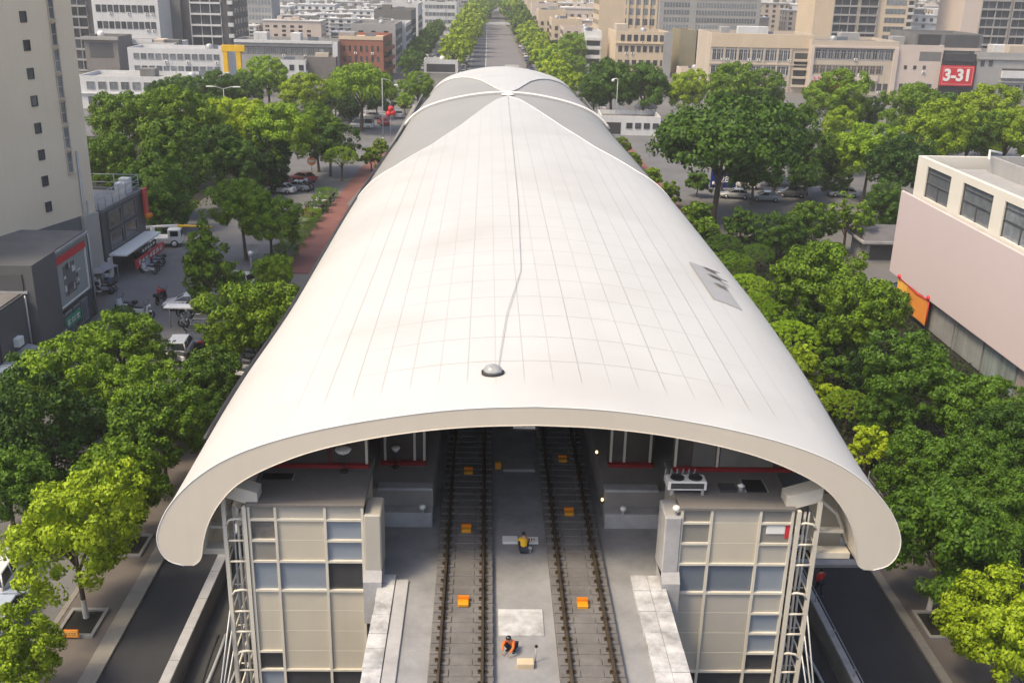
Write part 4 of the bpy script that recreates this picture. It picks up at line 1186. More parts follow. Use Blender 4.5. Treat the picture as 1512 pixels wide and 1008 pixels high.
def tower_block(name, label, x, y, w, d, h, wall, floors_h, balc, seed=0, rz=0.0, bays=(), side=None, cat='tower block', group=None):
    """flats with a balcony stack: bays = list of (u0,u1,kind) on the front; side = (face, kind)"""
    t = building(name, label, cat, x, y, w, d, h, wall, rz, clutter=2, seed=seed, group=group)
    n = int(min(h, 66)/floors_h)
    lim = [0]
    for u0, u1, kind in bays:
        for k in range(n):
            z = k*floors_h+.2
            if lim[0] > 96: break
            lim[0] += 1
            if kind == 'balcony':
                mb = MB(); mb.box(u0, u1, -1.25, -.003, z, z+.18, 0); mb.box(u0, u1, -1.25, -1.13, z+.181, z+1.15, 0); mb.box(u0, u0+.1, -1.129, -.003, z+.181, z+1.15, 0); mb.box(u1-.1, u1, -1.129, -.003, z+.181, z+1.15, 0)
                mb.box(u0+.3, u1-.3, -.05, -.004, z+.3, z+floors_h-.35, 1); mb.build('balcony', [balc, GLASS], t)
            elif kind == 'ribbon':
                mb = MB(); mb.box(u0, u1, -.06, -.004, z+.9, z+floors_h-.35, 1)
                nx = max(2, int((u1-u0)/1.3))
                for q in range(nx+1):
                    xx = u0+(u1-u0)*q/nx; mb.box(xx-.05, xx+.05, -.10, -.061, z+.9, z+floors_h-.35, 0)
                mb.build('window_band', [balc, GLASSB], t)
            elif kind == 'slab':
                mb = MB(); mb.box(u0, u1, -.9, -.003, z, z+.55, 0); mb.box(u0+.2, u1-.2, -.05, -.004, z+.6, z+floors_h-.1, 1)
                nx = max(2, int((u1-u0)/2.4))
                for q in range(nx+1):
                    xx = u0+.1+(u1-u0-.2)*q/nx; mb.box(xx-.09, xx+.09, -.85 if q % 2 == 0 else -.12, -.06, z+.551, z+floors_h-.02, 0)
                mb.build('balcony', [balc, GLASS], t)
    if side:
        f, kind = side
        for k in range(n):
            if lim[0] > 98: break
            lim[0] += 1
            z = k*floors_h+.9
            mb = MB()
            sx = w/2 if f == 'R' else -w/2; o = .05 if f == 'R' else -.05
            a, b = sorted((sx+o*.1, sx+o))
            for q in range(int(d/4)):
                mb.box(a, b, 1.2+q*4, 3.4+q*4, z, z+1.5, 1)
            mb.build('side_window_row', [balc, GLASS], t)
    return t

# ---------------- left foreground: cream tower, podium, dark shop
a17 = R(73)
tw = 30.0
t17 = np.array([math.sin(R(17)), math.cos(R(17))])
mid = np.array([-41.4, 103.6])-t17*tw/2
ct = building('cream_tower', 'tall cream residential tower with small square windows at the left edge', 'tower block', mid[0], mid[1], tw, 20, 58, CREAM, a17, clutter=2, seed=1,
              bands=[('plinth', 'F', .0, 7.6, -tw/2, tw/2-.0, .05, MIDW)])
me = win_mesh(.72, .85, 'dark')
for k in range(16):
    for u in (-6.7, -16.5):
        link('window', me, ct, (tw/2+u, -.003, 9.45+k*2.47))
for k in range(15):
    z = 13.05+k*2.4
    mb = MB(); mb.box(-.32, .32, -.03, 0, -.95, .95, 1); mb.box(-.32, .32, -.06, -.031, -.03, .03, 0)
    mb.box(-.40, -.321, -.13, 0, -1.02, 1.02, 0); mb.box(.321, .40, -.13, 0, -1.02, 1.02, 0); mb.box(-.40, .40, -.22, 0, 1.021, 1.1, 0); mb.box(-.40, .40, -.28, 0, -1.12, -1.021, 0)
    link('stair_window', mb.mesh('stair_window', [BEIGEW, GLASSB]), ct, (tw/2-3.0, -.003, z))
mb = MB(); mb.tube([(tw/2-1.9, -.12, .2), (tw/2-1.9, -.12, 14)], .1); mb.tube([(tw/2-1.2, -.12, .2), (tw/2-1.2, -.12, 9)], .08); mb.build('drain_pipe', GALV, ct)
mb = MB(); mb.box(tw/2-2.4, tw/2-.02, -.35, -.06, 0, 7.6); mb.build('corner_pier', BEIGEG, ct)

pd = thing('shop_podium', 'dark grey shop podium with a framed poster at the foot of the cream tower', 'shop building', (-38.5, 0, 0))
mb = MB(); mb.box(-16, 0, 55, 79.2, 0, 6.4); mb.box(-16, 0, 79.2, 93.6, 0, 8.0); mb.build('wall', DARKW, pd)
mb = MB(); mb.box(-15.8, -.2, 55.2, 79.0, 6.4, 6.5); mb.box(-15.8, -.2, 79.4, 93.4, 8.0, 8.1); mb.build('roof', ROOFB, pd)
mb = MB(); mb.box(-15, .85, 79.3, 84.0, .9, 8.7); mb.build('projecting_bay', M('charcoal cladding', (.11, .11, .115), .55, var=.12, scale=.5, streak=.1), pd)
mb = MB(); mb.box(.0035, .2, 84.3, 92.6, 2.9, 8.05); mb.build('sign_panel', M('sage grey panel', (.235, .235, .215), .6, var=.06), pd)
for y in (56, 62, 68, 74):
    mb = MB(); mb.box(.004, .09, y, y+5.6, 2.5, 6.2); mb.build('wall_panel', M('slate panel', (.10, .10, .105), .5, var=.12, scale=.6), pd)
mb = MB(); mb.box(.004, .06, 84.4, 92.4, .3, 2.6); mb.build('shop_front', DARKG, pd)
mb = MB(); mb.box(.004, .06, 60, 79, .3, 2.3); mb.build('shop_front', DARKG, pd)
mb = MB(); mb.quad((.05, 60, 2.45), (2.6, 60, 1.9), (2.6, 78.5, 1.9), (.05, 78.5, 2.45)); mb.quad((.05, 78.5, 2.43), (2.6, 78.5, 1.88), (2.6, 60, 1.88), (.05, 60, 2.43)); mb.build('canopy', CONCP, pd)
mb = MB(); mb.box(2.55, 2.68, 60, 78.5, 1.6, 1.99); mb.build('canopy_fascia', WHITEP, pd)
for y in (60.5, 66, 72, 78): 
    mb = MB(); mb.tube([(2.5, y, .05), (2.5, y, 1.87)], .06); mb.build('canopy_post', DARKM, pd)
for k, y in enumerate((85.2, 87.0, 88.8, 90.6)):
    mb = MB(); mb.box(.061, .10, y-.75, y+.75, .35, 2.4, 0); mb.box(.1005, .12, y-.68, y+.68, .45, 2.3, 1); mb.build('shop_door', [GALV, GLASSB], pd)
for y in (57.5, 64, 70.5, 76.5):
    mb = MB(); mb.bbox(.09, .55, y-.45, y+.45, 3.0, 3.7, .03); mb.build('wall_unit', WHITEP, pd)
for y in (60, 70):
    mb = MB(); mb.bbox(-6.5, -4.6, y-.9, y+.9, 6.5 if y < 79 else 8.1, 7.7 if y < 79 else 9.4, .05); mb.tube([(-4.5, y, 6.9 if y < 79 else 8.5), (-2.2, y+.4, 6.8 if y < 79 else 8.4), (-.4, y+.5, 6.7 if y < 79 else 8.3)], .09); mb.build('roof_unit', GALV, pd)
mb = MB(); mb.tube([(.14, 79.0, .1), (.14, 79.0, 6.3)], .08); mb.tube([(.3, 84.2, .1), (.3, 84.2, 7.9)], .08); mb.tube([(.12, 93.2, .1), (.12, 93.2, 7.9)], .09); mb.build('drain_pipe', GALV, pd)
mb = MB(); mb.box(-16, .3, 79.15, 79.29, 6.41, 6.6); mb.box(.21, .34, 84.2, 92.8, 8.02, 8.25); mb.build('flashing', CONCP, pd)
sg = thing('shop_poster', 'framed grey poster with red top strip and dark characters on podium wall', 'poster', (-38.28, 88.2, 3.3))
mb = MB(); mb.box(0, .10, -3.2, 3.2, 0, 4.2); mb.build('backing', M('poster grey', (.31, .32, .31), .6, var=.06), sg)
mb = MB(); mb.box(.101, .2, -3.3, 3.3, 3.75, 4.35); mb.build('red_strip', REDB, sg)
mb = MB(); mb.box(.0, .2, -3.36, -3.21, -.05, 3.74); mb.box(.0, .2, 3.21, 3.36, -.05, 3.74); mb.box(.0, .2, -3.2, 3.2, -.12, -.001); mb.build('frame', WHITEP, sg)
mb = MB(); g = random.Random(5)
mb.box(.1005, .13, -1.9, .6, .6, 3.3, 1)
for q in range(14):
    y = g.uniform(-2.0, 1.2); z = g.uniform(.5, 3.0); mb.box(.131+.003*q, .1335+.003*q, y, y+g.uniform(.2, .9), z, z+g.uniform(.12, .6), q % 2*2)
mb.build('lettering', [WHITEW, MIDW, DARKW], sg)
def glyph_sign(name, label, loc, L, H, face, ink, n, seed, ax='y', rz=0.0, cat='sign', th=.12):
    """sign board with illegible character-like strokes, facing local +x"""
    s = thing(name, label, cat, loc, rz)
    mb = MB(); mb.bbox(0, th, -L/2, L/2, 0, H, .02); mb.build('board', face, s)
    g = random.Random(seed); mb = MB(); cw = L*.86/n
    for k in range(n):
        y0 = -L*.43+cw*k; 
        for q in range(5):
            if g.random() < .5: yy = y0+g.uniform(.05, .75)*cw; mb.box(th+.001, th+.012, yy, yy+cw*.12, H*.22, H*.78)
            else: zz = H*g.uniform(.22, .7); mb.box(th+.0125, th+.022, y0+cw*.08, y0+cw*.84, zz, zz+H*.1)
    mb.build('lettering', ink, s); return s
glyph_sign('shop_sign', 'dark sign strip with white characters on the projecting bay, left of green sign', (-37.64, 82.6, 1.2), 3.6, .75, DARKW, WHITEP, 4, 3)
glyph_sign('green_sign', 'green shop sign with white characters under the podium poster', (-38.25, 87.2, 1.15), 3.4, .95, GREENS, WHITEP, 3, 4)
glyph_sign('purple_banner', 'small dull purple banner beside the dark doorway of the podium', (-37.6, 79.9, .25), 1.5, 1.7, M('purple cloth', (.13, .10, .2), .8), WHITEP, 2, 8)
t = thing('shop_lantern', 'small glowing orange and white lantern by the podium doorway', 'lantern', (-36.6, 77.5, .02))
mb = MB(); mb.tube([(0, 0, 0), (0, 0, .9)], .05); mb.build('post', DARKM, t); mb = MB(); mb.ball((0, 0, 1.2), (.3, .3, .36)); mb.build('shade', ORANGE, t); mb = MB(); mb.box(.2, .32, -.14, .14, 1.05, 1.35); mb.build('panel', WHITEP, t)

sh = thing('dark_shop', 'dark two-storey shop with roof terrace, white awning and lit signs', 'shop building', (-41, 110.3, 0), R(-3))
mb = MB(); mb.box(-14, 0, -5.6, 5.9, 0, 7.1); mb.build('wall', DARKW, sh)
mb = MB(); mb.box(-13.7, -.3, -5.3, 5.6, 7.1, 7.2); mb.build('roof', CONC, sh)
mb = MB(); mb.box(-14.1, .12, -5.7, -5.4, 7.1, 7.45); mb.box(-.18, .12, -5.39, 6.0, 7.1, 7.45); mb.box(-14.1, -.181, 5.7, 6.0, 7.1, 7.45); mb.build('parapet', MIDW, sh)
for z in (2.9, 5.1):
    for y in (-2.4, 1.6):
        mb = MB(); mb.box(.004, .05, y-1.6, y+1.6, z+.15, z+1.6, 1)
        for b in ((y-1.8, y-1.6), (y+1.6, y+1.8)): mb.box(.004, .14, b[0], b[1], z-.05, z+1.8, 0)
        mb.box(.004, .14, y-1.6, y+1.6, z-.05, z+.149, 0); mb.box(.004, .14, y-1.6, y+1.6, z+1.601, z+1.8, 0)
        mb.build('window', [MIDW, DARKG], sh)
mb = MB(); mb.bbox(.0, 1.9, -4.9, 5.4, 2.4, 2.6, .04); mb.build('awning', WHITEP, sh)
mb = MB(); mb.box(.005, .08, -5.2, 5.6, .1, 2.2); mb.build('shop_front', DARKG, sh)
mb = MB(); mb.box(.081, .2, -5.55, -4.5, .1, 2.3); mb.build('white_door', WHITEP, sh)
mb = MB()
for y in np.linspace(-5.4, 5.7, 7): mb.tube([(-.3, y, 7.2), (-.3, y, 9.0)], .05)
for z in (7.9, 8.5, 9.0): mb.tube([(-.3, -5.4, z), (-.3, 5.7, z)], .045)
for x in (-3, -6): mb.tube([(x, 5.6, 7.2), (x, 5.6, 9.0)], .05)
mb.tube([(-.3, 5.7, 9.0), (-8, 5.7, 9.0)], .045); mb.tube([(-.3, 5.7, 8.1), (-8, 5.7, 8.1)], .045); mb.build('terrace_railing', GALV, sh)
for k, y in enumerate((3.6, 4.9)):
    mb = MB(); mb.bbox(-2.0, -.9, y-.5, y+.5, 7.2, 8.5+.3*k, .04); mb.build('roof_unit', WHITEP, sh)
glyph_sign('red_shop_sign', 'bright orange-red strip sign with pale characters under the white awning', (-38.72, 110.6, .72), 8.5, .95, REDB, WHITEP, 7, 6, rz=R(-3))
glyph_sign('white_shop_sign', 'black sign with white characters right above the orange-red strip sign', (-38.95, 110.9, 1.75), 4.6, .58, BLACKM, WHITEP, 5, 7, rz=R(-3))
s = thing('red_banner_sign', 'red hanging sign with orange lamps at the far corner of the dark shop', 'sign', (-40.4, 116.0, 4.6))
mb = MB(); mb.bbox(-.12, .12, -.6, .6, 0, 2.9, .03); mb.build('board', M('coral red face', (.62, .07, .06), .5), s)
mb = MB(); mb.ball((.25, -.5, -.2), .35); mb.ball((.3, .4, -.3), .3); mb.build('lamp', ORANGE, s)
mb = MB(); mb.box(-.6, -.121, -.05, .05, 1.2, 1.35); mb.build('bracket', DARKM, s)

# ---------------- right foreground: billboard building
bb = thing('billboard_building', 'pale building with big windows above a huge pink billboard', 'building', (40.5, 0, 0))
mb = MB(); mb.box(.45, 30, 30, 99.7, 0, 11.0); mb.build('lower_wall', M('stained grey wall', (.30, .295, .29), .85, var=.3, scale=1.2, streak=.55), bb)
mb = MB()
WN = [(91.9, 97.3), (83.6, 89.4), (75.6, 81.6), (67.6, 73.6), (59.6, 65.6), (51.6, 57.6)]
z0, z1, za, zb = 11.0, 15.4, 11.8, 14.75
cur = 99.7
for a, b in WN:
    mb.box(.3, .75, b, cur, z0, z1); mb.box(.3, .75, a, b, z0, za); mb.box(.3, .75, a, b, zb, z1); cur = a
mb.box(.3, .75, 30, cur, z0, z1)
mb.box(.751, 30, 99.25, 99.7, z0, z1); mb.box(29.55, 30, 30, 99.249, z0, z1)
mb.build('upper_wall', M('cream white wall', (.66, .63, .56), .7, var=.05, scale=.5), bb)
mb = MB(); mb.box(.76, 29.5, 30, 98.1, 14.2, 14.4); mb.build('roof', GREYW, bb)
mb = MB(); mb.box(6, 6.3, 40, 97, 14.4, 15.9); mb.box(6.3, 29, 96.7, 97, 14.4, 15.9); mb.build('roof_screen', GREYW, bb)
for a, b in WN:
    mb = MB(); mb.box(.52, .56, a, b, za, zb, 1)
    mb.box(.42, .519, a, a+.1, za, zb, 0); mb.box(.42, .519, b-.1, b, za, zb, 0); mb.box(.42, .519, a+.101, b-.101, za+1.4, za+1.5, 0); mb.box(.42, .519, (a+b)/2-.05, (a+b)/2+.05, za, za+1.399, 0); mb.box(.42, .519, a+.101, b-.101, za+2.4, za+2.46, 0)
    mb.build('window', [DARKW, GLASSB], bb)  # paler glass colour stands in for bright reflections in these windows
for k, (y, x) in enumerate(((90, 12), (84, 9.5), (78, 14))):
    mb = MB(); mb.bbox(x-.9, x+.9, y-.7, y+.7, 14.4, 15.7, .04); mb.build('roof_unit', (WHITEP, DARKW, GALV)[k], bb)
mb = MB(); mb.tube([(5, 95, 15.9), (5.6, 96.4, 16.5), (7, 96.8, 16.2)], .1); mb.tube([(9, 96.8, 15.9), (11, 97, 16.6), (12.5, 96.9, 16)], .12); mb.build('roof_pipe', WHITEP, bb)
bi = random.Random(9)
for y in (92, 86.3, 80.5, 74.7, 69, 63, 57, 51):
    mb = MB(); mb.box(.29, .449, y-5.55, y-.1, .2, 2.9); mb.build('wall_bay', M('bay %d' % y, (.25+bi.uniform(-.05, .06), .25, .245), .85, var=.25, scale=1.4, streak=.6), bb)
tag(MB().bbox(40.2, 40.48, 40, 101.2, 3.25, 11.65, .05).build('billboard', PINK), 'huge blank pale pink billboard on the right-hand building', 'billboard')
s = thing('orange_banner', 'glossy orange banner with red edges below the left end of pink billboard', 'banner', (40.25, 95.3, .7))
mb = MB(); mb.bbox(0, .14, -4.2, .9, 0, 2.45, .04); mb.build('panel', M('orange banner face', (.72, .27, .05), .35, var=.12, scale=.6), s)
mb = MB(); mb.box(-.01, .15, .95, 3.4, 1.5, 2.45); mb.build('upper_panel', M('amber banner face', (.82, .45, .08), .35), s)
mb = MB(); mb.tube([(0, -4.2, 2.5), (0, -1.5, 2.3), (0, .9, 2.5), (0, 3.4, 2.6)], .09); mb.tube([(0, -4.25, 0), (0, -4.25, 2.6)], .07); mb.tube([(0, .92, 0), (0, .92, 1.5), (0, 3.4, 1.45)], .07); mb.build('red_edging', REDB, s)
for y in (-4.2, 3.0):
    mb = MB(); mb.ball((-.1, y, 2.75), (.2, .28, .25)); mb.build('knot', REDB, s)
t = thing('pavilion', 'small grey pavilion with flat dark roof beside the pink billboard', 'pavilion', (47.0, 119, 0))
mb = MB(); mb.prismx([(-3.2, 2.7), (3.2, 2.7), (1.2, 3.7), (-1.2, 3.7)], -4.2, 4.2); mb.build('roof', M('dark shingle', (.13, .125, .13), .8), t)
mb = MB(); mb.box(-4.4, 4.4, -3.4, 3.4, 2.4, 2.69); mb.build('eaves', CONCP, t)
mb = MB(); mb.box(-3.6, 3.6, -2.6, 2.6, 0, 2.39); mb.build('wall', GREYW, t)
mb = MB(); mb.box(-3.2, -.4, -2.66, -2.605, .3, 2.0); mb.build('window', DARKG, t); mb = MB(); mb.box(.6, 3.2, -2.66, -2.605, .3, 2.0); mb.build('window', DARKG, t)

# ---------------- left background
def fw(za, dz, rows, w, cols, ww, wh, st='plain', m=.06):
    return ('F', za, za+dz*(rows-1), rows, -w/2+w*m+ww/2, w/2-w*m-ww/2, cols, ww, wh, st)
x, y, w = pxb(122, 322, 162)
building('long_white_building', 'long white three-storey building with rows of dark windows behind the left grove', 'building', x, y, w, 14, 7.3, WHITEW, R(1), seed=2, clutter=4, roof=GREYW,
         wins=[fw(1.9, 3.3, 2, w, 11, 1.7, 1.6, 'grey'), ('R', 2, 5.3, 2, 2, 12, 4, 1.5, 1.5, 'grey')], bands=[('cornice', 'F', 3.35, 3.6, -w/2, w/2, .4, WHITEW), ('entrance_recess', 'F', 3.7, 6.2, w*.08, w*.2, .03, DARKG)])
x, y, w = pxb(172, 318, 150)
building('white_upper_building', 'white grey building with a strip of windows, set back above the long white one', 'building', x, y+12, w, 12, 11.6, WHITEW, R(1), seed=3, clutter=2, roof=GREYW, wins=[fw(9.6, 3, 1, w, 12, 1.3, 1.3, 'grey'), fw(6.6, 3, 1, w, 12, 1.3, 1.3, 'grey')])
x, y, w = pxb(132, 180, 128)
building('brown_roof_hall', 'small brown-grey hall with dark recessed front left of the white strip windows', 'building', x, y, w, 12, 13.0, M('brown grey wall', (.20, .185, .175), .8, var=.12), 0, seed=4, clutter=1, bands=[('dark_recess', 'F', 7.5, 11.4, -w*.36, w*.36, .04, DARKW), ('roof_slab', 'F', 12.1, 12.9, -w*.55, w*.55, .8, GREYW)])
x, y, w = pxb(180, 262, 122)
building('windowed_white_block', 'low white block with one row of square windows behind the left long buildings', 'building', x, y, w, 14, 10.8, WHITEW, 0, seed=5, clutter=3, wins=[fw(6.2, 3.1, 2, w, 9, 1.4, 1.6, 'dark')])
x, y, w = pxb(147, 242, 108)
building('white_apartment_house', 'white apartment house with two rows of dark windows below the slate tower', 'building', x, y, w, 16, 21.5, WHITEW, 0, seed=6, clutter=3, wins=[fw(4.5, 4.7, 4, w, 10, 1.3, 1.9, 'dark')], bands=[('terrace_slab', 'F', 9.9, 10.2, -w/2, w/2, .9, GREYW)])
x, y, w = pxb(96, 147, 106)
tower_block('slate_tower', 'dark slate tower with pale balcony slabs right beside the cream tower', x, y, w, 18, 62, DARKW, 3.1, GREYW, 7, 0, [(-w*.38, w*.34, 'slab')], ('R', 'w'))
x, y, w = pxb(223, 266, 106)
tower_block('balcony_tower', 'grey tower with white balconies, left half of the dark pair', x, y+6, w, 16, 66, MIDW, 3.0, WHITEW, 8, 0, [(-w*.45, w*.1, 'slab')])
x, y, w = pxb(262, 350, 104)
tower_block('dark_slab_tower', 'big dark grey slab tower with long white balconies behind the long grey building', x, y, w, 20, 70, DARKW, 3.3, WHITEW, 9, 0, [(-w*.20, w*.30, 'slab'), (w*.42, w*.5, 'balcony')], ('R', 'w'))
x, y, w = pxb(345, 404, 66)
tower_block('hazy_slab_block', 'hazy pale slab block with dense window rows right of the dark slab tower', x, y, w, 18, 60, GREYW, 3.0, WHITEW, 10, 0, [(-w*.48, w*.48, 'ribbon')])
t = thing('yellow_gantry', 'yellow steel gantry frame shaped like a double arch above the trees', 'gantry', (xat(348, 268), 268, 0))
mb = MB()
for x_ in (-2.2, 1.1): mb.box(x_-.55, x_+.55, -.6, .6, 0, zat(348, 76, 268))
mb.build('leg', YELLOW, t); t.children[-1].name = 'leg_pair'
mb = MB(); mb.box(-3.0, 2.7, -.7, .7, zat(348, 76, 268)+.001, zat(348, 67, 268)); mb.build('crossbeam', YELLOW, t)
x, y, w = pxb(350, 500, 118)
building('long_grey_building', 'long grey low building with a dark window strip and white right end', 'building', x, y, w, 15, 11.2, GREYW, 0, seed=11, clutter=5, wins=[fw(8.2, 3, 1, w*.94, 16, 1.1, 1.5, 'grey')], bands=[('window_strip_shade', 'F', 7.2, 9.4, -w*.47, w*.47, .002+.01, DARKW), ('white_end', 'F', 0, 11.0, w*.45, w*.5, .35, WHITEW), ('roof_edge', 'F', 10.4, 11.19, -w/2, w*.449, .5, WHITEW)])
x, y, w = pxb(398, 452, 122)
building('small_white_house', 'small white house with dark windows among the left trees', 'house', x, y, w, 9, 6.3, WHITEW, R(2), seed=12, clutter=1, wins=[fw(4.2, 3, 1, w, 4, 1.2, 1.4, 'dark'), ('R', 4.2, 4.2, 1, 2, 7, 2, 1.2, 1.4, 'dark')])
x, y, w = pxb(450, 497, 121)
building('brown_block', 'plain brown-grey block left of the red brick building', 'building', x, y, w, 11, 7.0, M('taupe wall', (.17, .155, .145), .85, var=.12), 0, seed=13, clutter=1)
x, y, w = pxb(502, 567, 118)
building('red_brick_building', 'red brick building with narrow windows and balconied right side', 'building', x, y, w, 19, 12.6, BRICK, R(-3), seed=14, clutter=3, roof=CREAMW, wins=[fw(3, 3, 3, w, 7, .55, 1.5, 'dark', .1)], bands=[('pale_parapet', 'F', 11.5, 12.55, -w/2, w/2, .15, CREAMW)]+[('balcony', 'R', 2.2+3*k, 3.2+3*k, 1.5, 17.5, 1.0, BRICK) for k in range(3)]+[('side_glazing', 'R', 3.25+3*k, 4.6+3*k, 2.5, 16.5, .05, DARKG) for k in range(3)])
lanes = [(585, 600, 108, 15, GREYW, 'tall grey narrow house front just right of the brick building'), (600, 612, 98, 14, WHITEW, 'pale narrow house front, second right of the brick building'), (608, 622, 84, 17, MIDW, 'grey narrow house front, third along the far left street'), (618, 630, 72, 18, WHITEW, 'pale narrow house front, fourth along the far left street')]
for k, (xl, xr, yb, h, m, lab) in enumerate(lanes):
    q = G(xl, yb)
    building('street_house', lab, 'house', q[0]-7, q[1], 14, 26, h, m, 0, seed=20+k, clutter=2, wins=[('R', 3, 3+3*3, 4, 2, 24, 7, 1.3, 1.7, 'dark'), ('F', 3, 12, 4, -4, 4, 3, 1.3, 1.6, 'dark')])
x, y, w = pxb(625, 674, 52)
building('white_office_block', 'white four-storey office block left of the far road', 'building', x, y, w, 16, 16, WHITEW, 0, seed=30, clutter=2, wins=[fw(3, 3.6, 4, w, 8, 1.6, 1.6, 'grey')])
x, y, w = pxb(626, 676, 108)
building('flat_roof_kiosk', 'low pale flat-roofed shop row beside the far left parked cars', 'building', x, y, w, 9, 4.2, WHITEW, 0, seed=31, clutter=1, bands=[('shop_front', 'F', .3, 2.8, -w*.42, w*.42, .04, DARKG)])
# ---------------- right background
q = G(884, 108)
x, y, w = pxb(884, 972, 104)
cb = tower_block('cream_tower_block', 'tall cream tower with gridded windows and sunlit plain left part', x, y+8, w, 22, 60, CREAMW, 3.4, WHITEW, 40, 0, [(-w*.06, w*.46, 'ribbon')], ('L', 'w'))
for k, u in enumerate((-.02, .10, .22, .34, .46)):
    mb = MB(); mb.box(w*u-.35, w*u+.35, -.5, -.101, 0, 58); mb.build('pilaster', CREAMW, cb)
x, y, w = pxb(906, 984, 114)
building('cream_annex', 'cream three-storey annex with vertical windows at the foot of the cream tower', 'building', x, y, w, 17, 14.2, CREAMW, R(2), seed=41, clutter=2, wins=[fw(8.8, 3, 1, w, 8, 1.1, 1.7, 'dark'), fw(4.5, 3, 1, w, 7, 1.3, 1.6, 'dark'), fw(12.2, 3, 1, w*.92, 7, 1.2, 1.8, 'dark')], bands=[('cornice', 'F', 10.4, 10.8, -w/2, w*.40, .5, CREAMW), ('plain_end', 'F', 0, 14.1, w*.405, w*.56, .7, GREYW)])
x, y, w = pxb(862, 886, 108)
building('balcony_house', 'narrow white house with heavy white balconies left of the cream tower', 'house', x, y, w, 14, 13.5, WHITEW, 0, seed=42, clutter=2, bands=[('balcony', 'F', 1.9+2.9*k, 2.9+2.9*k, -w*.46, w*.46, 1.2, WHITEW) for k in range(4)]+[('window_band', 'F', 3.0+2.9*k, 4.5+2.9*k, -w*.4, w*.4, .05, DARKG) for k in range(3)])
x, y, w = pxb(1000, 1024, 112)
building('olive_metal_block', 'windowless olive metal-clad block right of the cream annex', 'building', x, y, w, 16, 14.5, OLIVE, 0, seed=43, clutter=0)
x, y, w = pxb(1024, 1048, 112)
building('blue_glass_block', 'dark blue-grey glass block between the olive block and beige long building', 'building', x, y+.5, w, 16, 13.6, M('blue dark cladding', (.06, .068, .095), .35, var=.25, scale=1), 0, seed=44, clutter=0)
x, y, w = pxb(970, 1118, 70)
tower_block('grey_hotel_slab', 'wide grey slab block with many small windows behind the olive block', x, y, w, 18, 52, GREYW, 3.3, WHITEW, 45, 0, [(-w*.46, -w*.2, 'ribbon'), (-w*.14, w*.46, 'ribbon')])
x, y, w = pxb(1004, 1048, 124)
building('low_pink_house', 'low pinkish flat house between the annex and the beige long building', 'house', x, y, w, 8, 4.6, PINKW, 0, seed=46, clutter=2, wins=[fw(2.5, 3, 1, w, 4, 1.3, 1.2)])
x, y, w = plane(1046, 1196, 304)
lb = building('beige_long_building', 'beige long building with a blank parapet band and open stair bays', 'building', x, y, w, 20, 16.2, BEIGEW, 0, seed=47, clutter=3, parapet=1.4,
     wins=[('F', 10.3, 10.3, 1, -w*.46, w*.28, 18, 1.05, 2.9, 'plain'), ('F', 6.0, 6.0, 1, -w*.46, w*.28, 16, 1.2, 2.3, 'plain'), ('F', 2.4, 2.4, 1, -w*.46, w*.28, 14, 1.3, 1.7, 'plain')],
     bands=[('parapet_band', 'F', 12.4, 16.1, -w/2, w/2, .3, CREAMW), ('sill', 'F', 7.6, 8.0, -w/2, w/2, .35, BEIGEW)]+[('column', 'F', 0, 12.3, w*(-.5+.13*k), w*(-.5+.13*k)+.5, .3, BEIGEW) for k in range(1, 7)]+[('stair_landing', 'F', 1.6+2.4*k, 2.2+2.4*k, w*.32, w*.47, 1.0, BEIGEW) for k in range(4)]+[('stair_opening', 'F', 2.25+2.4*k, 3.9+2.4*k, w*.33, w*.46, .05, DARKG) for k in range(4)])
x, y, w = plane(1194, 1322, 301)
building('shop_arcade_building', 'beige building with long glazed bands and a red shopfront', 'building', x, y, w, 22, 15.0, BEIGEW, 0, seed=48, clutter=4,
     wins=[('F', 11.2, 11.2, 1, -w*.42, w*.38, 12, 1.4, 2.6, 'plain'), ('F', 7.0, 7.0, 1, -w*.42, w*.3, 11, 1.4, 2.2, 'cream'), ('F', 2.2, 2.2, 1, w*.05, w*.4, 6, 1.2, 2.0, 'dark')],
     bands=[('upper_band', 'F', 9.75, 12.75, -w*.46, w*.44, .02, DARKW), ('lower_band', 'F', 5.7, 8.3, -w*.46, w*.35, .02, MIDW), ('sign_band', 'F', 3.9, 5.4, -w*.48, w*.3, .35, PINKW), ('red_shopfront', 'F', .3, 3.85, -w*.48, -w*.02, .25, REDP), ('cornice', 'F', 13.0, 13.5, -w/2, w/2, .4, PINKW), ('column', 'F', 0, 13, -w*.5, -w*.465, .5, PINKW), ('column', 'F', 0, 13, w*.45, w*.5, .5, PINKW)])
s = thing('shopfront_sign', 'row of small red characters above the red shopfront', 'sign', (x-w*.22, y-.36, 4.1))
mb = MB(); g = random.Random(12)
for k in range(9):
    xx = -5.5+k*1.25; mb.box(xx, xx+.16, -.05, 0, .1, .9); mb.box(xx+.16, xx+.7, -.05, 0, .1+.35*(k % 3), .3+.35*(k % 3))
mb.build('lettering', REDB, s)
x, y, w = plane(1322, 1388, 301.2)
building('pinkish_plain_building', 'plain pinkish building with three small windows left of the red number sign', 'building', x, y, w, 20, 14.2, PINKW, 0, seed=49, clutter=1, wins=[('F', 8.0, 8.0, 1, -w*.3, w*.12, 3, .75, .9, 'dark'), ('F', 2.4, 2.4, 1, -w*.34, w*.3, 6, 1.0, 1.9, 'dark')], bands=[('grey_panel', 'F', 9.9, 12.4, -w*.02, w*.46, .06, MIDW)])
x, y, w = plane(1346, 1444, 303)
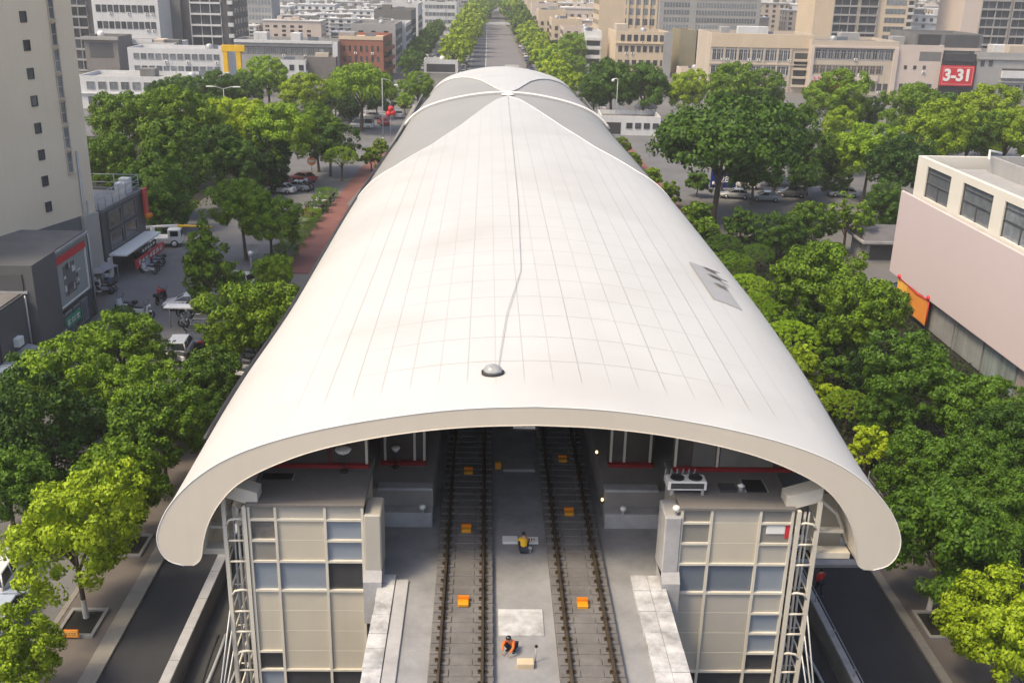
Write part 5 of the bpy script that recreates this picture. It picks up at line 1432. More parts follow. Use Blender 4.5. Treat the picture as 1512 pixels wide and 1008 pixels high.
building('dark_topped_building', 'dark-glazed block carrying the red number sign', 'building', x, y+1, w, 20, zat(1395, 50, 304), MIDW, 0, seed=50, clutter=0, bands=[('glass_band', 'F', 13.6, 17.0, -w*.46, -w*.12, .05, DARKG), ('glass_band', 'F', 13.6, 17.0, -w*.06, w*.46, .05, DARKW), ('ledge', 'F', 12.7, 13.4, -w*.5, w*.5, .5, PINKW)])
xs, ys, ws = plane(1388, 1436, 301)
building('sign_shop', 'black-fronted shop beneath the red number sign', 'shop building', xs, ys-.6, ws, 6, zat(1410, 80, 300.4), M('black cladding', (.03, .03, .035), .4), 0, seed=51, clutter=0, parapet=.5, bands=[('glazing', 'F', 9.9, 12.0, -ws*.44, ws*.44, .05, DARKG)])
s = thing('red_number_sign', 'red billboard sign with white numerals on a black-fronted shop', 'sign', (xs, ys-.62, zat(1410, 127, 300)))
mb = MB(); mb.bbox(-ws*.52, ws*.50, -.4, 0, 0, 5.6, .06); mb.build('board', REDB, s)
mb = MB()
L, H = ws*.46, 5.2
mb.box(-L, L, -.45, -.405, H-.12, H); mb.box(-L, L, -.45, -.405, .4, .52); mb.box(-L, -L+.1, -.45, -.405, .52, H-.12); mb.box(L-.1, L, -.45, -.405, .52, H-.12); mb.build('border', M('pink line', (.75, .35, .35), .5), s)
def text(body, size, loc, mat, parent, ext=.04, name='lettering', bold=0.0, rx=True):
    cu = bpy.data.curves.new(name, 'FONT'); cu.body = body; cu.size = size; cu.extrude = ext; cu.align_x = 'CENTER'; cu.align_y = 'CENTER'; cu.offset = bold
    cu.materials.append(mat)
    o = bpy.data.objects.new(name, cu); COL.objects.link(o)
    me = bpy.data.meshes.new_from_object(o.evaluated_get(bpy.context.evaluated_depsgraph_get())); bpy.data.objects.remove(o)
    o = link(name, me, parent, loc); o.rotation_euler = (math.pi/2, 0, 0); return o
text('3-31', 4.5, (-.1, -.46, 2.85), WHITEP, s, .05, bold=.17)
x, y, w = plane(1440, 1540, 301)
building('grey_house', 'grey house with a white balustrade and arched roof frame at the far right', 'house', x, y, w, 18, 12.6, GREYW, 0, seed=52, clutter=3, wins=[('F', 2.4, 2.4, 1, -w*.2, w*.4, 6, 1.3, 2.2, 'dark'), ('F', 9.6, 9.6, 1, -w*.42, -w*.3, 2, 1.0, 1.5, 'dark')], bands=[('balustrade', 'F', 5.6, 7.6, -w*.12, w*.5, .9, WHITEW), ('balustrade_shade', 'F', 7.65, 8.2, -w*.12, w*.5, .03, DARKG), ('ledge', 'F', 10.6, 11.0, -w*.5, w*.5, .4, GREYW), ('lower_ledge', 'F', 4.3, 4.7, -w*.14, w*.5, .6, GREYW)])
x, y, w = pxb(1155, 1292, 92)
tower_block('cream_balcony_tower', 'tower with cream left side and dark-glazed balcony stacks behind the shop arcade', x, y-30, w*.93, 22, 74, CREAMW, 3.1, GREYW, 53, 0, [(-w*.28, -w*.04, 'slab'), (-w*.02, w*.16, 'slab'), (w*.24, w*.44, 'ribbon')])
x, y, w = pxb(1338, 1488, 94)
tower_block('grey_balcony_tower', 'tower with pinkish left edge and dark-glazed balcony stacks above the red number sign', x, y-40, w*.9, 22, 78, PINKW, 3.1, GREYW, 54, 0, [(-w*.30, -w*.04, 'slab'), (-w*.02, w*.2, 'slab'), (w*.26, w*.44, 'ribbon')])
x, y, w = pxb(1288, 1342, 74)
tower_block('far_cream_block', 'cream flats between the two balcony towers on the right', x, y, w, 16, 40, CREAMW, 3.2, WHITEW, 55, 0, [(-w*.46, w*.46, 'balcony')])
# low buildings right of the canopy
x, y, w = pxb(886, 974, 200)
building('low_white_building', 'low white single-storey building with small dark windows behind the tall mast', 'building', x, y, w, 10, 3.9, WHITEW, R(-2), seed=60, clutter=0, wins=[('F', 2.0, 2.0, 1, -w*.02, w*.42, 4, 1.1, 1.0, 'dark')], bands=[('open_front', 'F', .2, 2.6, -w*.45, -w*.16, .05, DARKG)])
t = thing('gazebo', 'small gazebo with pointed blue-grey roof before the dark trees', 'gazebo', (34.5, 236, 0))
mb = MB(); mb.lathe((0, 0, 3.0), [(2.9, 0), (2.2, 1.0), (.9, 2.3), (.1, 3.0)], 6, smooth=False); mb.build('roof', M('blue grey tile', (.17, .18, .205), .7), t)
for k in range(6): 
    a = k*math.pi/3; MB().tube([(2.2*math.cos(a), 2.2*math.sin(a), 0), (2.2*math.cos(a), 2.2*math.sin(a), 3.05)], .13).build('post', WHITEW, t)
s = thing('blue_sign', 'dark blue signboard with white numeral 28 behind the very large tree', 'sign', (35.3, 157.5, 0))
mb = MB(); mb.bbox(-2.0, 2.0, -.1, .1, .5, 3.3, .04); mb.build('board', BLUES, s)
for x_ in (-1.6, 1.6): MB().box(x_-.1, x_+.1, -.05, .05, 0, .5).build('post', WHITEP, s)
text('28', 1.3, (.2, -.13, 1.8), WHITEP, s, .02, bold=.02)
for k, (px_, py_, rx_, ry_) in enumerate(((1136, 272, 4.2, 2.4), (1205, 270, 5.5, 2.6))):
    q = G(px_, py_)
    tag(MB().lathe((q[0], q[1], 0), [(rx_, 0), (rx_*.97, .5), (rx_*.75, 1.1), (rx_*.35, 1.5), (.1, 1.6)], 16, sy=ry_/rx_).build('tarpaulin_mound', M('silver tarp %d' % k, (.22, .22, .245), .55, var=.35, scale=1.2)),
        ['low grey tarpaulin mound right of the blue signboard', 'wider low grey tarpaulin mound under the right grove'][k], 'tarpaulin')

# ---------------- distant city
def city_proto(k, w, d, h, wall, seed):
    g = random.Random(seed); mb = MB()
    mb.box(-w/2, w/2, 0, d, 0, h, 0)
    fl = int(h/3.1); nb = max(3, int(w/3.4)); ns = max(2, int(d/4))
    for i in range(fl):
        for j in range(nb):
            u = -w/2+(j+.5)*w/nb
            if g.random() < .93: mb.box(u-.8, u+.8, -.06, -.003, .9+i*3.1, 2.6+i*3.1, 1)
        if k % 2 == 0: mb.box(-w/2, w/2, -.8, -.07, i*3.1+.05, i*3.1+.6, 2)
        for j in range(ns):
            v = (j+.5)*d/ns
            mb.box(w/2+.003, w/2+.06, v-.8, v+.8, .9+i*3.1, 2.6+i*3.1, 1); mb.box(-w/2-.06, -w/2-.003, v-.8, v+.8, .9+i*3.1, 2.6+i*3.1, 1)
    mb.box(-w/2-.3, w/2+.3, -.3, d+.3, h+.001, h+.7, 2)
    for q in range(13):
        x, y = g.uniform(-w*.42, w*.42), g.uniform(d*.08, d*.9); a, b, c = g.uniform(.4, 1.8), g.uniform(.4, 1.6), g.uniform(.6, 2.8)
        mb.box(x-a, x+a, y-b, y+b, h+.71, h+.7+c, g.choice([0, 2, 3]))
    return mb.mesh('city_block_form', [wall, GLASS, WHITEW, MIDW])
PRO = []
for k, (w, d, h, m, lab) in enumerate(((26, 14, 16, WHITEW, 'white mid-rise block in the hazy city far behind'), (20, 12, 19, CREAMW, 'cream mid-rise block in the hazy city far behind'), (30, 13, 13, GREYW, 'grey low block in the hazy city far behind'),
                                       (16, 12, 22, BEIGEW, 'beige upright block in the hazy city far behind'), (22, 14, 10, MIDW, 'dark grey low block in the hazy city far behind'), (24, 15, 18, PINKW, 'pinkish mid-rise block in the hazy city far behind'))):
    PRO.append((city_proto(k, w, d, h, m, 100+k), w, lab))
def city(x, y, k, s=1.0, rz=0.0):
    me, w, lab = PRO[k]
    o = link('distant_block', me, None, (x, y, 0), rz, (1, 1, s))
    tag(o, lab, 'building', 'hazy mid-rise blocks of the distant city')
g = random.Random(77)
for yrow in (385, 412, 440, 470, 500, 535, 570, 610, 655, 705, 760, 820, 890, 970, 1060, 1180):
    x = -.36*yrow-40
    while x < -40:
        k = g.choice([0, 0, 2, 2, 4, 0, 0, 2, 5]); w = PRO[k][1]
        if not (yrow < 420 and -190 < x < -36) and not (yrow < 740 and -52 < x < -18): city(x, yrow+g.uniform(-8, 8), k, g.uniform(.45, .85)*(1 if yrow < 700 else 1.3), R(g.uniform(-4, 4)))
        x += w+g.uniform(1, 8)
for yrow in (470, 520, 575, 640, 720, 800, 900, 1020, 1180):
    x = 46
    while x < .40*yrow+60:
        k = g.choice([1, 1, 3, 5, 1, 0, 3]); w = PRO[k][1]
        if not (yrow < 500 and x > 70): city(x, yrow+g.uniform(-8, 8), k, g.uniform(.6, 1.05), R(g.uniform(-4, 4)))
        x += w+g.uniform(2, 9)
def skyline(x, y, k, s):
    me, w, lab = PRO[k]
    tag(link('skyline_tower', me, None, (x, y, 0), 0, (1, 1, s)), ('white', 'cream', 'grey', 'beige', 'dark grey', 'pinkish')[k]+' tall block standing above the distant city rows', 'tower block', 'tall blocks on the hazy skyline')
for k, (px_, Y, kk, s) in enumerate(((392, 640, 0, 1.8), (450, 760, 2, 2.6), (486, 900, 0, 2.6), (560, 820, 2, 2.8), (590, 980, 0, 2.4), (606, 760, 0, 1.5), (805, 760, 1, 1.7), (838, 900, 3, 2.4), (862, 700, 0, 1.8), (858, 1050, 1, 3.0), (1128, 620, 3, 1.8), (1142, 760, 0, 2.4), (1300, 640, 0, 2.0), (1325, 760, 1, 2.4), (1496, 520, 1, 1.2), (1505, 640, 0, 1.8), (1100, 900, 2, 3.2))):
    skyline(xat(px_, Y, 5), Y, kk, s)
# sunlit house fronts along the far right lane
for k, (px_, yb) in enumerate(((792, 64), (783, 52), (776, 44), (770, 38), (812, 74), (829, 84))):
    q = G(px_, yb)
    building('cream_row_house', ['first cream row house along the far right lane, with gable windows', 'second cream row house along the far right lane', 'third cream row house along the far right lane', 'fourth cream row house along the far right lane, deepest', 'cream row house nearest the round far tree', 'cream row house beside the white balcony house'][k], 'house', q[0]+7, q[1], 13, 20, (15, 16, 17, 18, 13, 11)[k], CREAMW if k % 2 == 0 else PINKW, 0, seed=70+k, clutter=2,
             wins=[('F', 3, 9, 3, -4.5, 4.5, 4, 1.2, 1.5, 'dark'), ('L', 3, 9, 3, 3, 17, 5, 1.3, 1.5, 'dark')])
# hazy high-rises on the skyline
for k, (xl, xr, Y, h, lab) in enumerate(((626, 662, 980, 110, 'hazy grey high-rise left of the far road, wide one'), (664, 696, 1050, 105, 'hazy grey high-rise just left of the far road'), (696, 712, 1250, 110, 'slim hazy high-rise beside the vanishing road'), (768, 790, 1150, 110, 'hazy high-rise right of the vanishing road'), (792, 838, 1250, 115, 'broad hazy high-rise right of the far road'), (378, 420, 900, 95, 'hazy high-rise at the upper left skyline'), (430, 470, 1200, 100, 'pale hazy high-rise left of centre on skyline'), (520, 546, 1150, 95, 'slim pale high-rise left of centre on skyline'), (1118, 1152, 900, 100, 'hazy high-rise between the grey slab and right towers'), (1490, 1540, 900, 90, 'hazy high-rise at the upper right corner'))):
    d = ray((xl+xr)/2, 4); tt = Y/d[1]; xx = CLOC[0]+d[0]*tt; w = (xr-xl)/(CF/Y)*1.02
    tower_block('high_rise', lab, xx, Y, w, 22, h, GREYW, 3.4, WHITEW, 80+k, 0, [(-w*.46, -w*.08, 'ribbon'), (w*.02, w*.46, 'slab')])
t = thing('footbridge', 'small dark arched footbridge crossing the far road', 'bridge', (2, 560, 0))
mb = MB()
for s_ in (-1, 1): mb.box(s_*17-1, s_*17+1, -1.2, 1.2, 0, 5.2)
mb.build('piers', GREYW, t); t.children[-1].name = 'support'
mb = MB(); mb.box(-24, 24, -1.6, 1.6, 5.2, 6.4); mb.build('deck', WHITEW, t)
mb = MB(); mb.tube([(x_, 0, 6.6+1.8*(1-(x_/16)**2)) for x_ in np.linspace(-15, 15, 13)], .5); mb.build('arch', DARKM, t)
# ================================================================== vehicles
def paint(name, c):
    m, nt, out = newmat(name); b = N(nt, 'ShaderNodeBsdfPrincipled'); b.inputs['Base Color'].default_value = (*c, 1); b.inputs['Roughness'].default_value = .28; b.inputs['Coat Weight'].default_value = .6; b.inputs['Coat Roughness'].default_value = .06
    nt.links.new(b.outputs[0], out.inputs[0]); return m
CP = {'white': paint('white car paint', (.62, .62, .62)), 'silver': paint('silver car paint', (.34, .35, .36)), 'black': paint('black car paint', (.015, .015, .017)), 'red': paint('red car paint', (.42, .015, .02)), 'grey': paint('grey car paint', (.10, .105, .11)), 'blue': paint('blue car paint', (.03, .06, .16)), 'pale': paint('pale blue car paint', (.36, .42, .50))}

def car_proto(kind):
    L = {'sedan': 4.6, 'suv': 4.7, 'van': 5.2}[kind]; Wd = .92 if kind != 'van' else .98
    Ht = {'sedan': 1.45, 'suv': 1.7, 'van': 2.1}[kind]
    t = thing('parked_car', 'tmp', 'car', (0, 0, -50))
    if kind == 'sedan': prof_ = [(-2.3, .55), (-2.27, .88), (-1.55, 1.0), (-1.3, 1.02), (.85, .98), (1.2, .94), (2.1, .78), (2.28, .60)]
    elif kind == 'suv': prof_ = [(-2.33, .55), (-2.33, 1.05), (-2.2, 1.1), (-1.2, 1.1), (.95, 1.08), (1.2, 1.05), (2.15, .92), (2.34, .65)]
    else: prof_ = [(-2.58, .5), (-2.6, 1.15), (-2.5, 1.2), (-1, 1.2), (1.6, 1.15), (1.9, 1.05), (2.4, .9), (2.58, .6)]
    rows = []
    for y, z in prof_:
        e = 1-.10*(abs(y)/(L/2))**4
        w = Wd*e
        rows.append([(-w*.93, y, .30), (-w, y, .42), (-w, y, z-.16), (-w*.94, y, z-.03), (-w*.6, y, z+.01), (0, y, z+.03), (w*.6, y, z+.01), (w*.94, y, z-.03), (w, y, z-.16), (w, y, .42), (w*.93, y, .30)])
    mb = MB(); mb.grid([list(reversed(r)) for r in rows], 0, True)
    mb.add(rows[0], [tuple(range(11))]); mb.add(rows[-1], [tuple(reversed(range(11)))])
    # roof and pillars
    cab = {'sedan': (-1.75, -1.05, .25, 1.1), 'suv': (-2.2, -1.9, .3, 1.1), 'van': (-2.5, -2.35, 1.1, 1.9)}[kind]
    zb = prof_[3][1]-.02
    wb, wr = Wd*.90, Wd*.74
    B0 = [(-wb, cab[0]), (wb, cab[0]), (wb, cab[3]), (-wb, cab[3])]; T0 = [(-wr, cab[1]), (wr, cab[1]), (wr, cab[2]), (-wr, cab[2])]
    mb.bbox(-wr-.02, wr+.02, cab[1]-.04, cab[2]+.04, Ht-.05, Ht+.02, .03)
    for i in range(4): mb.tube([(*B0[i], zb), (*T0[i], Ht-.02)], .05, 5)
    ym = (cab[1]+cab[2])/2-.1
    for s_ in (-1, 1): mb.tube([(s_*(wb+.005), ym, zb), (s_*(wr+.01), ym, Ht-.02)], .04, 5)
    b = mb.build('body', CP['white'], t); b.material_slots[0].link = 'OBJECT'
    g = MB(); vs = [(x, y, zb-.02) for x, y in B0]+[(x*.99, y, Ht-.055) for x, y in T0]
    g.add(vs, [(0, 1, 5, 4), (1, 2, 6, 5), (2, 3, 7, 6), (3, 0, 4, 7), (4, 5, 6, 7)]); g.build('window_glass', CARGL, t)
    wm = MB(); wm.tube([(-.11, 0, 0), (.11, 0, 0)], .33, 14); tyre = wm.mesh('tyre', RUBBER)
    rm = MB(); rm.tube([(-.115, 0, 0), (.115, 0, 0)], .2, 10); rim = rm.mesh('rim', CHROME)
    for sx in (-1, 1):
        for y in (-L*.30, L*.30):
            w = link('wheel', tyre, t, (sx*(Wd-.10), y, .33)); link('rim', rim, w, (0, 0, 0))
    for sx in (-1, 1):
        m1 = MB(); m1.ball((0, 0, 0), (.18, .10, .09)); m1.build('headlight', LAMPG, t, (sx*Wd*.66, L/2-.12, .66))
        m2 = MB(); m2.box(-.16, .16, -.03, .04, -.09, .09); m2.build('tail_light', TAILG, t, (sx*Wd*.66, -L/2-.0, .80))
    m3 = MB(); m3.box(-.9*Wd, .9*Wd, -.05, .05, -.13, .1); m3.build('bumper', DARKM, t, (0, L/2-.0, .42))
    return t
CARS = {k: car_proto(k) for k in ('sedan', 'suv', 'van')}
USED = {}
def car(x, y, rz, kind, col, label, group=None):
    p = CARS[kind]
    if kind not in USED: USED[kind] = 1; c = p; c.location = (x, y, .015); c.rotation_euler = (0, 0, rz); c['label'] = label
    else: c = dup(p, (x, y, .015), rz, label)
    if 'group' in c: del c['group']
    if group: c['group'] = group
    for ch in c.children:
        if ch.name.startswith('body'): ch.material_slots[0].link = 'OBJECT'; ch.material_slots[0].material = CP[col]
    return c
def pcar(px, py, rz, kind, col, label, group=None):
    q = G(px, py, .5); return car(q[0], q[1], R(rz), kind, col, label, group)
for a in ((6, 848, 4, 'suv', 'white', 'white car at the left photo edge, farther of the two beside street trees'), (4, 906, 2, 'sedan', 'pale', 'pale blue car at the left photo edge, nearer of the two'),
          (268, 515, 4, 'suv', 'silver', 'silver car with dark windows parked below the bicycle shelter'), (292, 497, 6, 'sedan', 'black', 'black car parked under the pointed layered tree'), (300, 480, 4, 'sedan', 'grey', 'grey car behind the black one, under the pointed tree'),
          (278, 448, 90, 'sedan', 'white', 'white car parked crosswise on the left of the pointed tree'), (345, 418, 70, 'suv', 'white', 'white car half hidden by the loose pale-leaved tree'),
          (414, 280, 80, 'sedan', 'white', 'white car in the shade of the grove by parked red vehicles'), (438, 276, 75, 'sedan', 'silver', 'silver car right of the shaded white car'), (402, 270, 60, 'van', 'red', 'red van in the grove shade behind the slim lamp'), (447, 263, 60, 'sedan', 'red', 'red car behind the motorbikes at the grove edge'),
          (566, 181, 20, 'sedan', 'red', 'red car on the far left lane below the white one'), (588, 170, 10, 'suv', 'white', 'white car beside the far left shoulder of the canopy'), (574, 162, 10, 'suv', 'blue', 'blue car behind the red one on the far left lane'), (596, 156, 10, 'sedan', 'black', 'black car furthest on the far left lane by the canopy'),
          (534, 186, 85, 'van', 'white', 'white van on the pale street left of the slim white mast'), (512, 176, 85, 'van', 'grey', 'grey van parked at the left end of the pale street'), (548, 172, 85, 'sedan', 'silver', 'silver car on the pale street behind the white van'),
          (1086, 288, 80, 'sedan', 'silver', 'silver car below the blue signboard'), (1168, 286, 85, 'suv', 'grey', 'grey car before the tarpaulin mounds'), (1246, 286, 82, 'sedan', 'silver', 'silver car at the right end of the tarpaulin mounds'), (1130, 292, 84, 'sedan', 'silver', 'silver car left of the grey one before the tarpaulin mounds'), (1100, 274, 85, 'suv', 'white', 'white car right beneath the blue signboard'),
          (893, 190, 5, 'sedan', 'white', 'white car before the low white building, at its left end'), (902, 178, 60, 'suv', 'silver', 'silver car at the open front of the low white building'),
          (1330, 432, 90, 'sedan', 'black', 'black car parked before the orange banner')):
    pcar(*a)
car(18.3, 52.6, R(94), 'van', 'white', 'white van on the right road seen under the canopy tip')
# rows of cars along the far road and in the far lot
g = random.Random(31)
for k in range(30):
    y = 300+k*9.5
    col = g.choice(['white', 'white', 'silver', 'black', 'grey', 'white'])
    car(-9.4+g.uniform(-.3, .3), y, R(g.uniform(-6, 6)), g.choice(['sedan', 'suv']), col, 'parked %s car in the kerb row left of the far road' % col, 'cars parked left of the far road')
for k in range(16):
    col = g.choice(['white', 'silver', 'black', 'blue'])
    car(13.3+g.uniform(-.3, .3), 300+k*14, R(g.uniform(-5, 5)), 'sedan', col, 'parked %s car in the kerb row right of the far road' % col, 'cars parked right of the far road')
for k in range(24):
    q = G(592+g.uniform(0, 50), 108-g.uniform(0, 24)); col = g.choice(['white', 'white', 'silver', 'blue', 'grey'])
    car(q[0], q[1], R(g.choice([0, 90])+g.uniform(-8, 8)), g.choice(['sedan', 'suv']), col, 'tiny %s car in the crowded far left lot before the pale shop row' % col, 'cars in the far left lot')
for k in range(12):
    y = 255+k*20; col = g.choice(['white', 'silver', 'black'])
    car(27.2+g.uniform(-.3, .3), y, R(g.uniform(-4, 4)), 'sedan', col, '%s car standing on the far right service lane' % col, 'cars on the far right service lane')

# crane truck with yellow boom
q = G(234, 363)
t = thing('crane_truck', 'white crane truck with outrigger boom parked at the dark shop corner', 'truck', (q[0], q[1], .015), R(-82))
mb = MB(); mb.bbox(-1.0, 1.0, -2.6, 1.2, .75, 1.15, .05); mb.build('bed', WHITEP, t)
mb = MB(); mb.bbox(-1.0, 1.0, 1.3, 2.8, .5, 2.2, .12); mb.build('cab', WHITEP, t)
mb = MB(); mb.box(-.85, .85, 2.79, 2.84, 1.3, 2.0); mb.box(-1.02, -1.0, 1.6, 2.5, 1.35, 1.95); mb.box(1.0, 1.02, 1.6, 2.5, 1.35, 1.95); mb.build('windscreen', CARGL, t)
wm = MB(); wm.tube([(-.15, 0, 0), (.15, 0, 0)], .45, 14); ty = wm.mesh('tyre', RUBBER); rm = MB(); rm.tube([(-.16, 0, 0), (.16, 0, 0)], .28, 10); ri = rm.mesh('rim', WHITEP)
for sx in (-1, 1):
    for y in (-1.8, 2.0): w = link('wheel', ty, t, (sx*.92, y, .45)); link('rim', ri, w, (0, 0, 0))
mb = MB(); mb.tube([(0, -.5, 1.15), (0, -.5, 2.3)], .28, 8); mb.tube([(0, -.5, 2.3), (.2, -3.5, 2.0)], [.2, .14], 6); mb.build('crane_mast', WHITEP, t)
mb = MB(); mb.tube([(.1, 2.4, 2.4), (.2, 6.4, 2.2)], [.16, .12], 6); mb.build('boom', YELLOW, t)
for s_ in (-1, 1): mb = MB(); mb.tube([(s_*.9, -.6, .9), (s_*1.7, -.6, .8), (s_*1.75, -.6, 0)], .08); mb.build('outrigger', WHITEP, t)
mb = MB(); mb.tube([(0, -.5, 2.3), (.1, 2.4, 2.45)], .15, 6); mb.build('boom_base', WHITEP, t)

# motorbikes and scooters
def bike_proto():
    t = thing('motorbike', 'tmp', 'motorbike', (0, 0, -50))
    w = MB(); rr = [(.0+.28*math.cos(a), .28*math.sin(a)) for a in np.linspace(0, 2*math.pi, 15)]
    w.tube([(0, y, z) for y, z in rr], .055, 6, caps=False); w.tube([(-.06, 0, 0), (.06, 0, 0)], .09, 8); wm = w.mesh('wheel', RUBBER)
    for y in (-.65, .65): link('wheel', wm, t, (0, y, .335))
    mb = MB(); mb.bbox(-.17, .17, -.72, .08, .42, .72, .06); mb.bbox(-.15, .15, .0, .42, .28, .38, .03); mb.prismx([(.36, .38), (.5, .38), (.62, .98), (.50, 1.0)], -.19, .19); mb.ball((0, .66, .55), (.12, .2, .1)); mb.build('body', CP['white'], t).material_slots[0].link = 'OBJECT'
    mb = MB(); mb.bbox(-.15, .15, -.75, .06, .725, .82, .04); mb.build('seat', DARKM, t)
    mb = MB(); mb.tube([(0, .62, .34), (0, .52, 1.02)], .035); mb.tube([(-.34, .42, 1.08), (0, .54, 1.04), (.34, .42, 1.08)], .022); mb.build('handlebar', DARKM, t)
    mb = MB(); mb.ball((0, .66, .92), (.09, .06, .08)); mb.build('headlight', LAMPG, t)
    mb = MB(); mb.tube([(-.3, .44, 1.1), (-.36, .42, 1.26)], .01); mb.tube([(.3, .44, 1.1), (.36, .42, 1.26)], .01); mb.ball((-.37, .42, 1.28), (.06, .02, .04)); mb.ball((.37, .42, 1.28), (.06, .02, .04)); mb.build('mirrors', DARKM, t); t.children[-1].name = 'mirror_pair'
    mb = MB(); mb.bbox(-.2, .2, -1.0, -.7, .75, 1.02, .05); mb.build('top_box', DARKM, t)
    return t
BIKE = bike_proto(); bu = [0]
def bike(x, y, rz, col, label, group=None, s=1.15):
    if not bu[0]: bu[0] = 1; c = BIKE; c.location = (x, y, .015); c.rotation_euler = (0, 0, rz); c['label'] = label
    else: c = dup(BIKE, (x, y, .015), rz, label)
    if 'group' in c: del c['group']
    if group: c['group'] = group
    c.scale = (s, s, s)
    for ch in c.children:
        if ch.name.startswith('body'): ch.material_slots[0].link = 'OBJECT'; ch.material_slots[0].material = CP[col]
    return c
def pbike(px, py, rz, col, label, group=None, s=1.2):
    q = G(px, py, .4); return bike(q[0], q[1], R(rz), col, label, group, s)
rb = pbike(238, 441, -10, 'black', 'black scooter with a rider in red on the open left street')
pbike(186, 455, 70, 'white', 'white motorbike left of the clipped round shrub', s=1.3); pbike(210, 463, -100, 'white', 'white and black motorbike right of the clipped round shrub', s=1.3)
pbike(262, 533, 60, 'white', 'white motorbike in front of the silver parked car', s=1.5); pbike(252, 531, 30, 'silver', 'silver motorbike leaning beside the white one before the silver car', s=1.4)
pbike(456, 275, 40, 'white', 'white motorbike beside the orange round sign', s=1.5); pbike(448, 278, 60, 'black', 'black motorbike beside the orange round sign', s=1.5)
for k, (px_, py_, col, lab) in enumerate(((449, 327, 'white', 'white scooter at the near end of the row along the red paving'), (453, 322, 'red', 'dark red scooter second in the row along the red paving'), (459, 317, 'red', 'red scooter with its seat up in the middle of the row along the red paving'), (465, 311, 'white', 'white scooter behind the red one along the red paving'), (470, 306, 'silver', 'silver scooter, fifth of the row along the red paving'), (476, 300, 'white', 'white scooter, sixth of the row along the red paving'), (481, 294, 'silver', 'silver scooter at the far end of the row along the red paving'))):
    pbike(px_, py_, 60+k*3, col, lab, 'scooters along the red paving', 1.35)
g = random.Random(8)
for k in range(9):
    q = G(128+g.uniform(-8, 40), 428+g.uniform(-14, 10)); col = g.choice(['white', 'silver', 'blue', 'white'])
    bike(q[0], q[1], R(g.uniform(0, 180)), col, '%s scooter in the cluster before the dark podium wall' % col, 'scooters before the podium', 1.25)
for k in range(8):
    q = G(286+g.uniform(-14, 14), 478+g.uniform(-14, 16)); col = g.choice(['white', 'silver', 'black'])
    bike(q[0], q[1], R(90+g.uniform(-20, 20)), col, '%s scooter crowded under the bicycle shelter' % col, 'scooters at the bicycle shelter', 1.2)
for k in range(4):
    q = G(206+k*4.5, 404-k*5); col = g.choice(['white', 'pale', 'blue'])
    bike(q[0]+1.0, q[1], R(80+g.uniform(-20, 20)), col, '%s scooter parked before the lit shop strip sign' % col, 'scooters before the dark shop', 1.15)
for k in range(5):
    q = G(352+k*4.5, 560-k*9); bike(q[0], q[1], R(70+g.uniform(-20, 20)), g.choice(['white', 'silver']), 'pale scooter glimpsed between tree and canopy gutter on the left', 'scooters by the left gutter', 1.2)
q = G(278, 485)
t = thing('bicycle_shelter', 'thin white-roofed bicycle shelter beside the left street', 'shelter', (q[0], q[1], 0))
mb = MB(); mb.box(-1.9, 1.9, -.6, .6, 2.1, 2.2); mb.build('roof', WHITEP, t)
for x_ in (-1.7, 1.7): MB().tube([(x_, .4, 0), (x_, .4, 2.1)], .05).build('post', GALV, t)
for k, (px_, py_, rz_) in enumerate(((132, 424, 20), (148, 418, -15), (118, 440, 10))):
    q = G(px_, py_)
    t = thing('market_canopy', ['grey cloth canopy before the podium, middle of three', 'grey cloth canopy before the podium, nearest the dark shop', 'grey cloth canopy before the podium, nearest the green sign'][k], 'canopy', (q[0], q[1], .02), R(rz_))
    mb = MB(); mb.add([(-1.5, -1.3, 1.7), (1.5, -1.3, 1.7), (1.5, 1.3, 1.7), (-1.5, 1.3, 1.7), (0, 0, 2.5)], [(0, 1, 4), (1, 2, 4), (2, 3, 4), (3, 0, 4), (3, 2, 1, 0)]); mb.build('cloth', TARP, t)
    for sx in (-1, 1):
        for sy in (-1, 1): MB().tube([(sx*1.4, sy*1.2, 0), (sx*1.4, sy*1.2, 1.72)], .04).build('post', GALV, t)

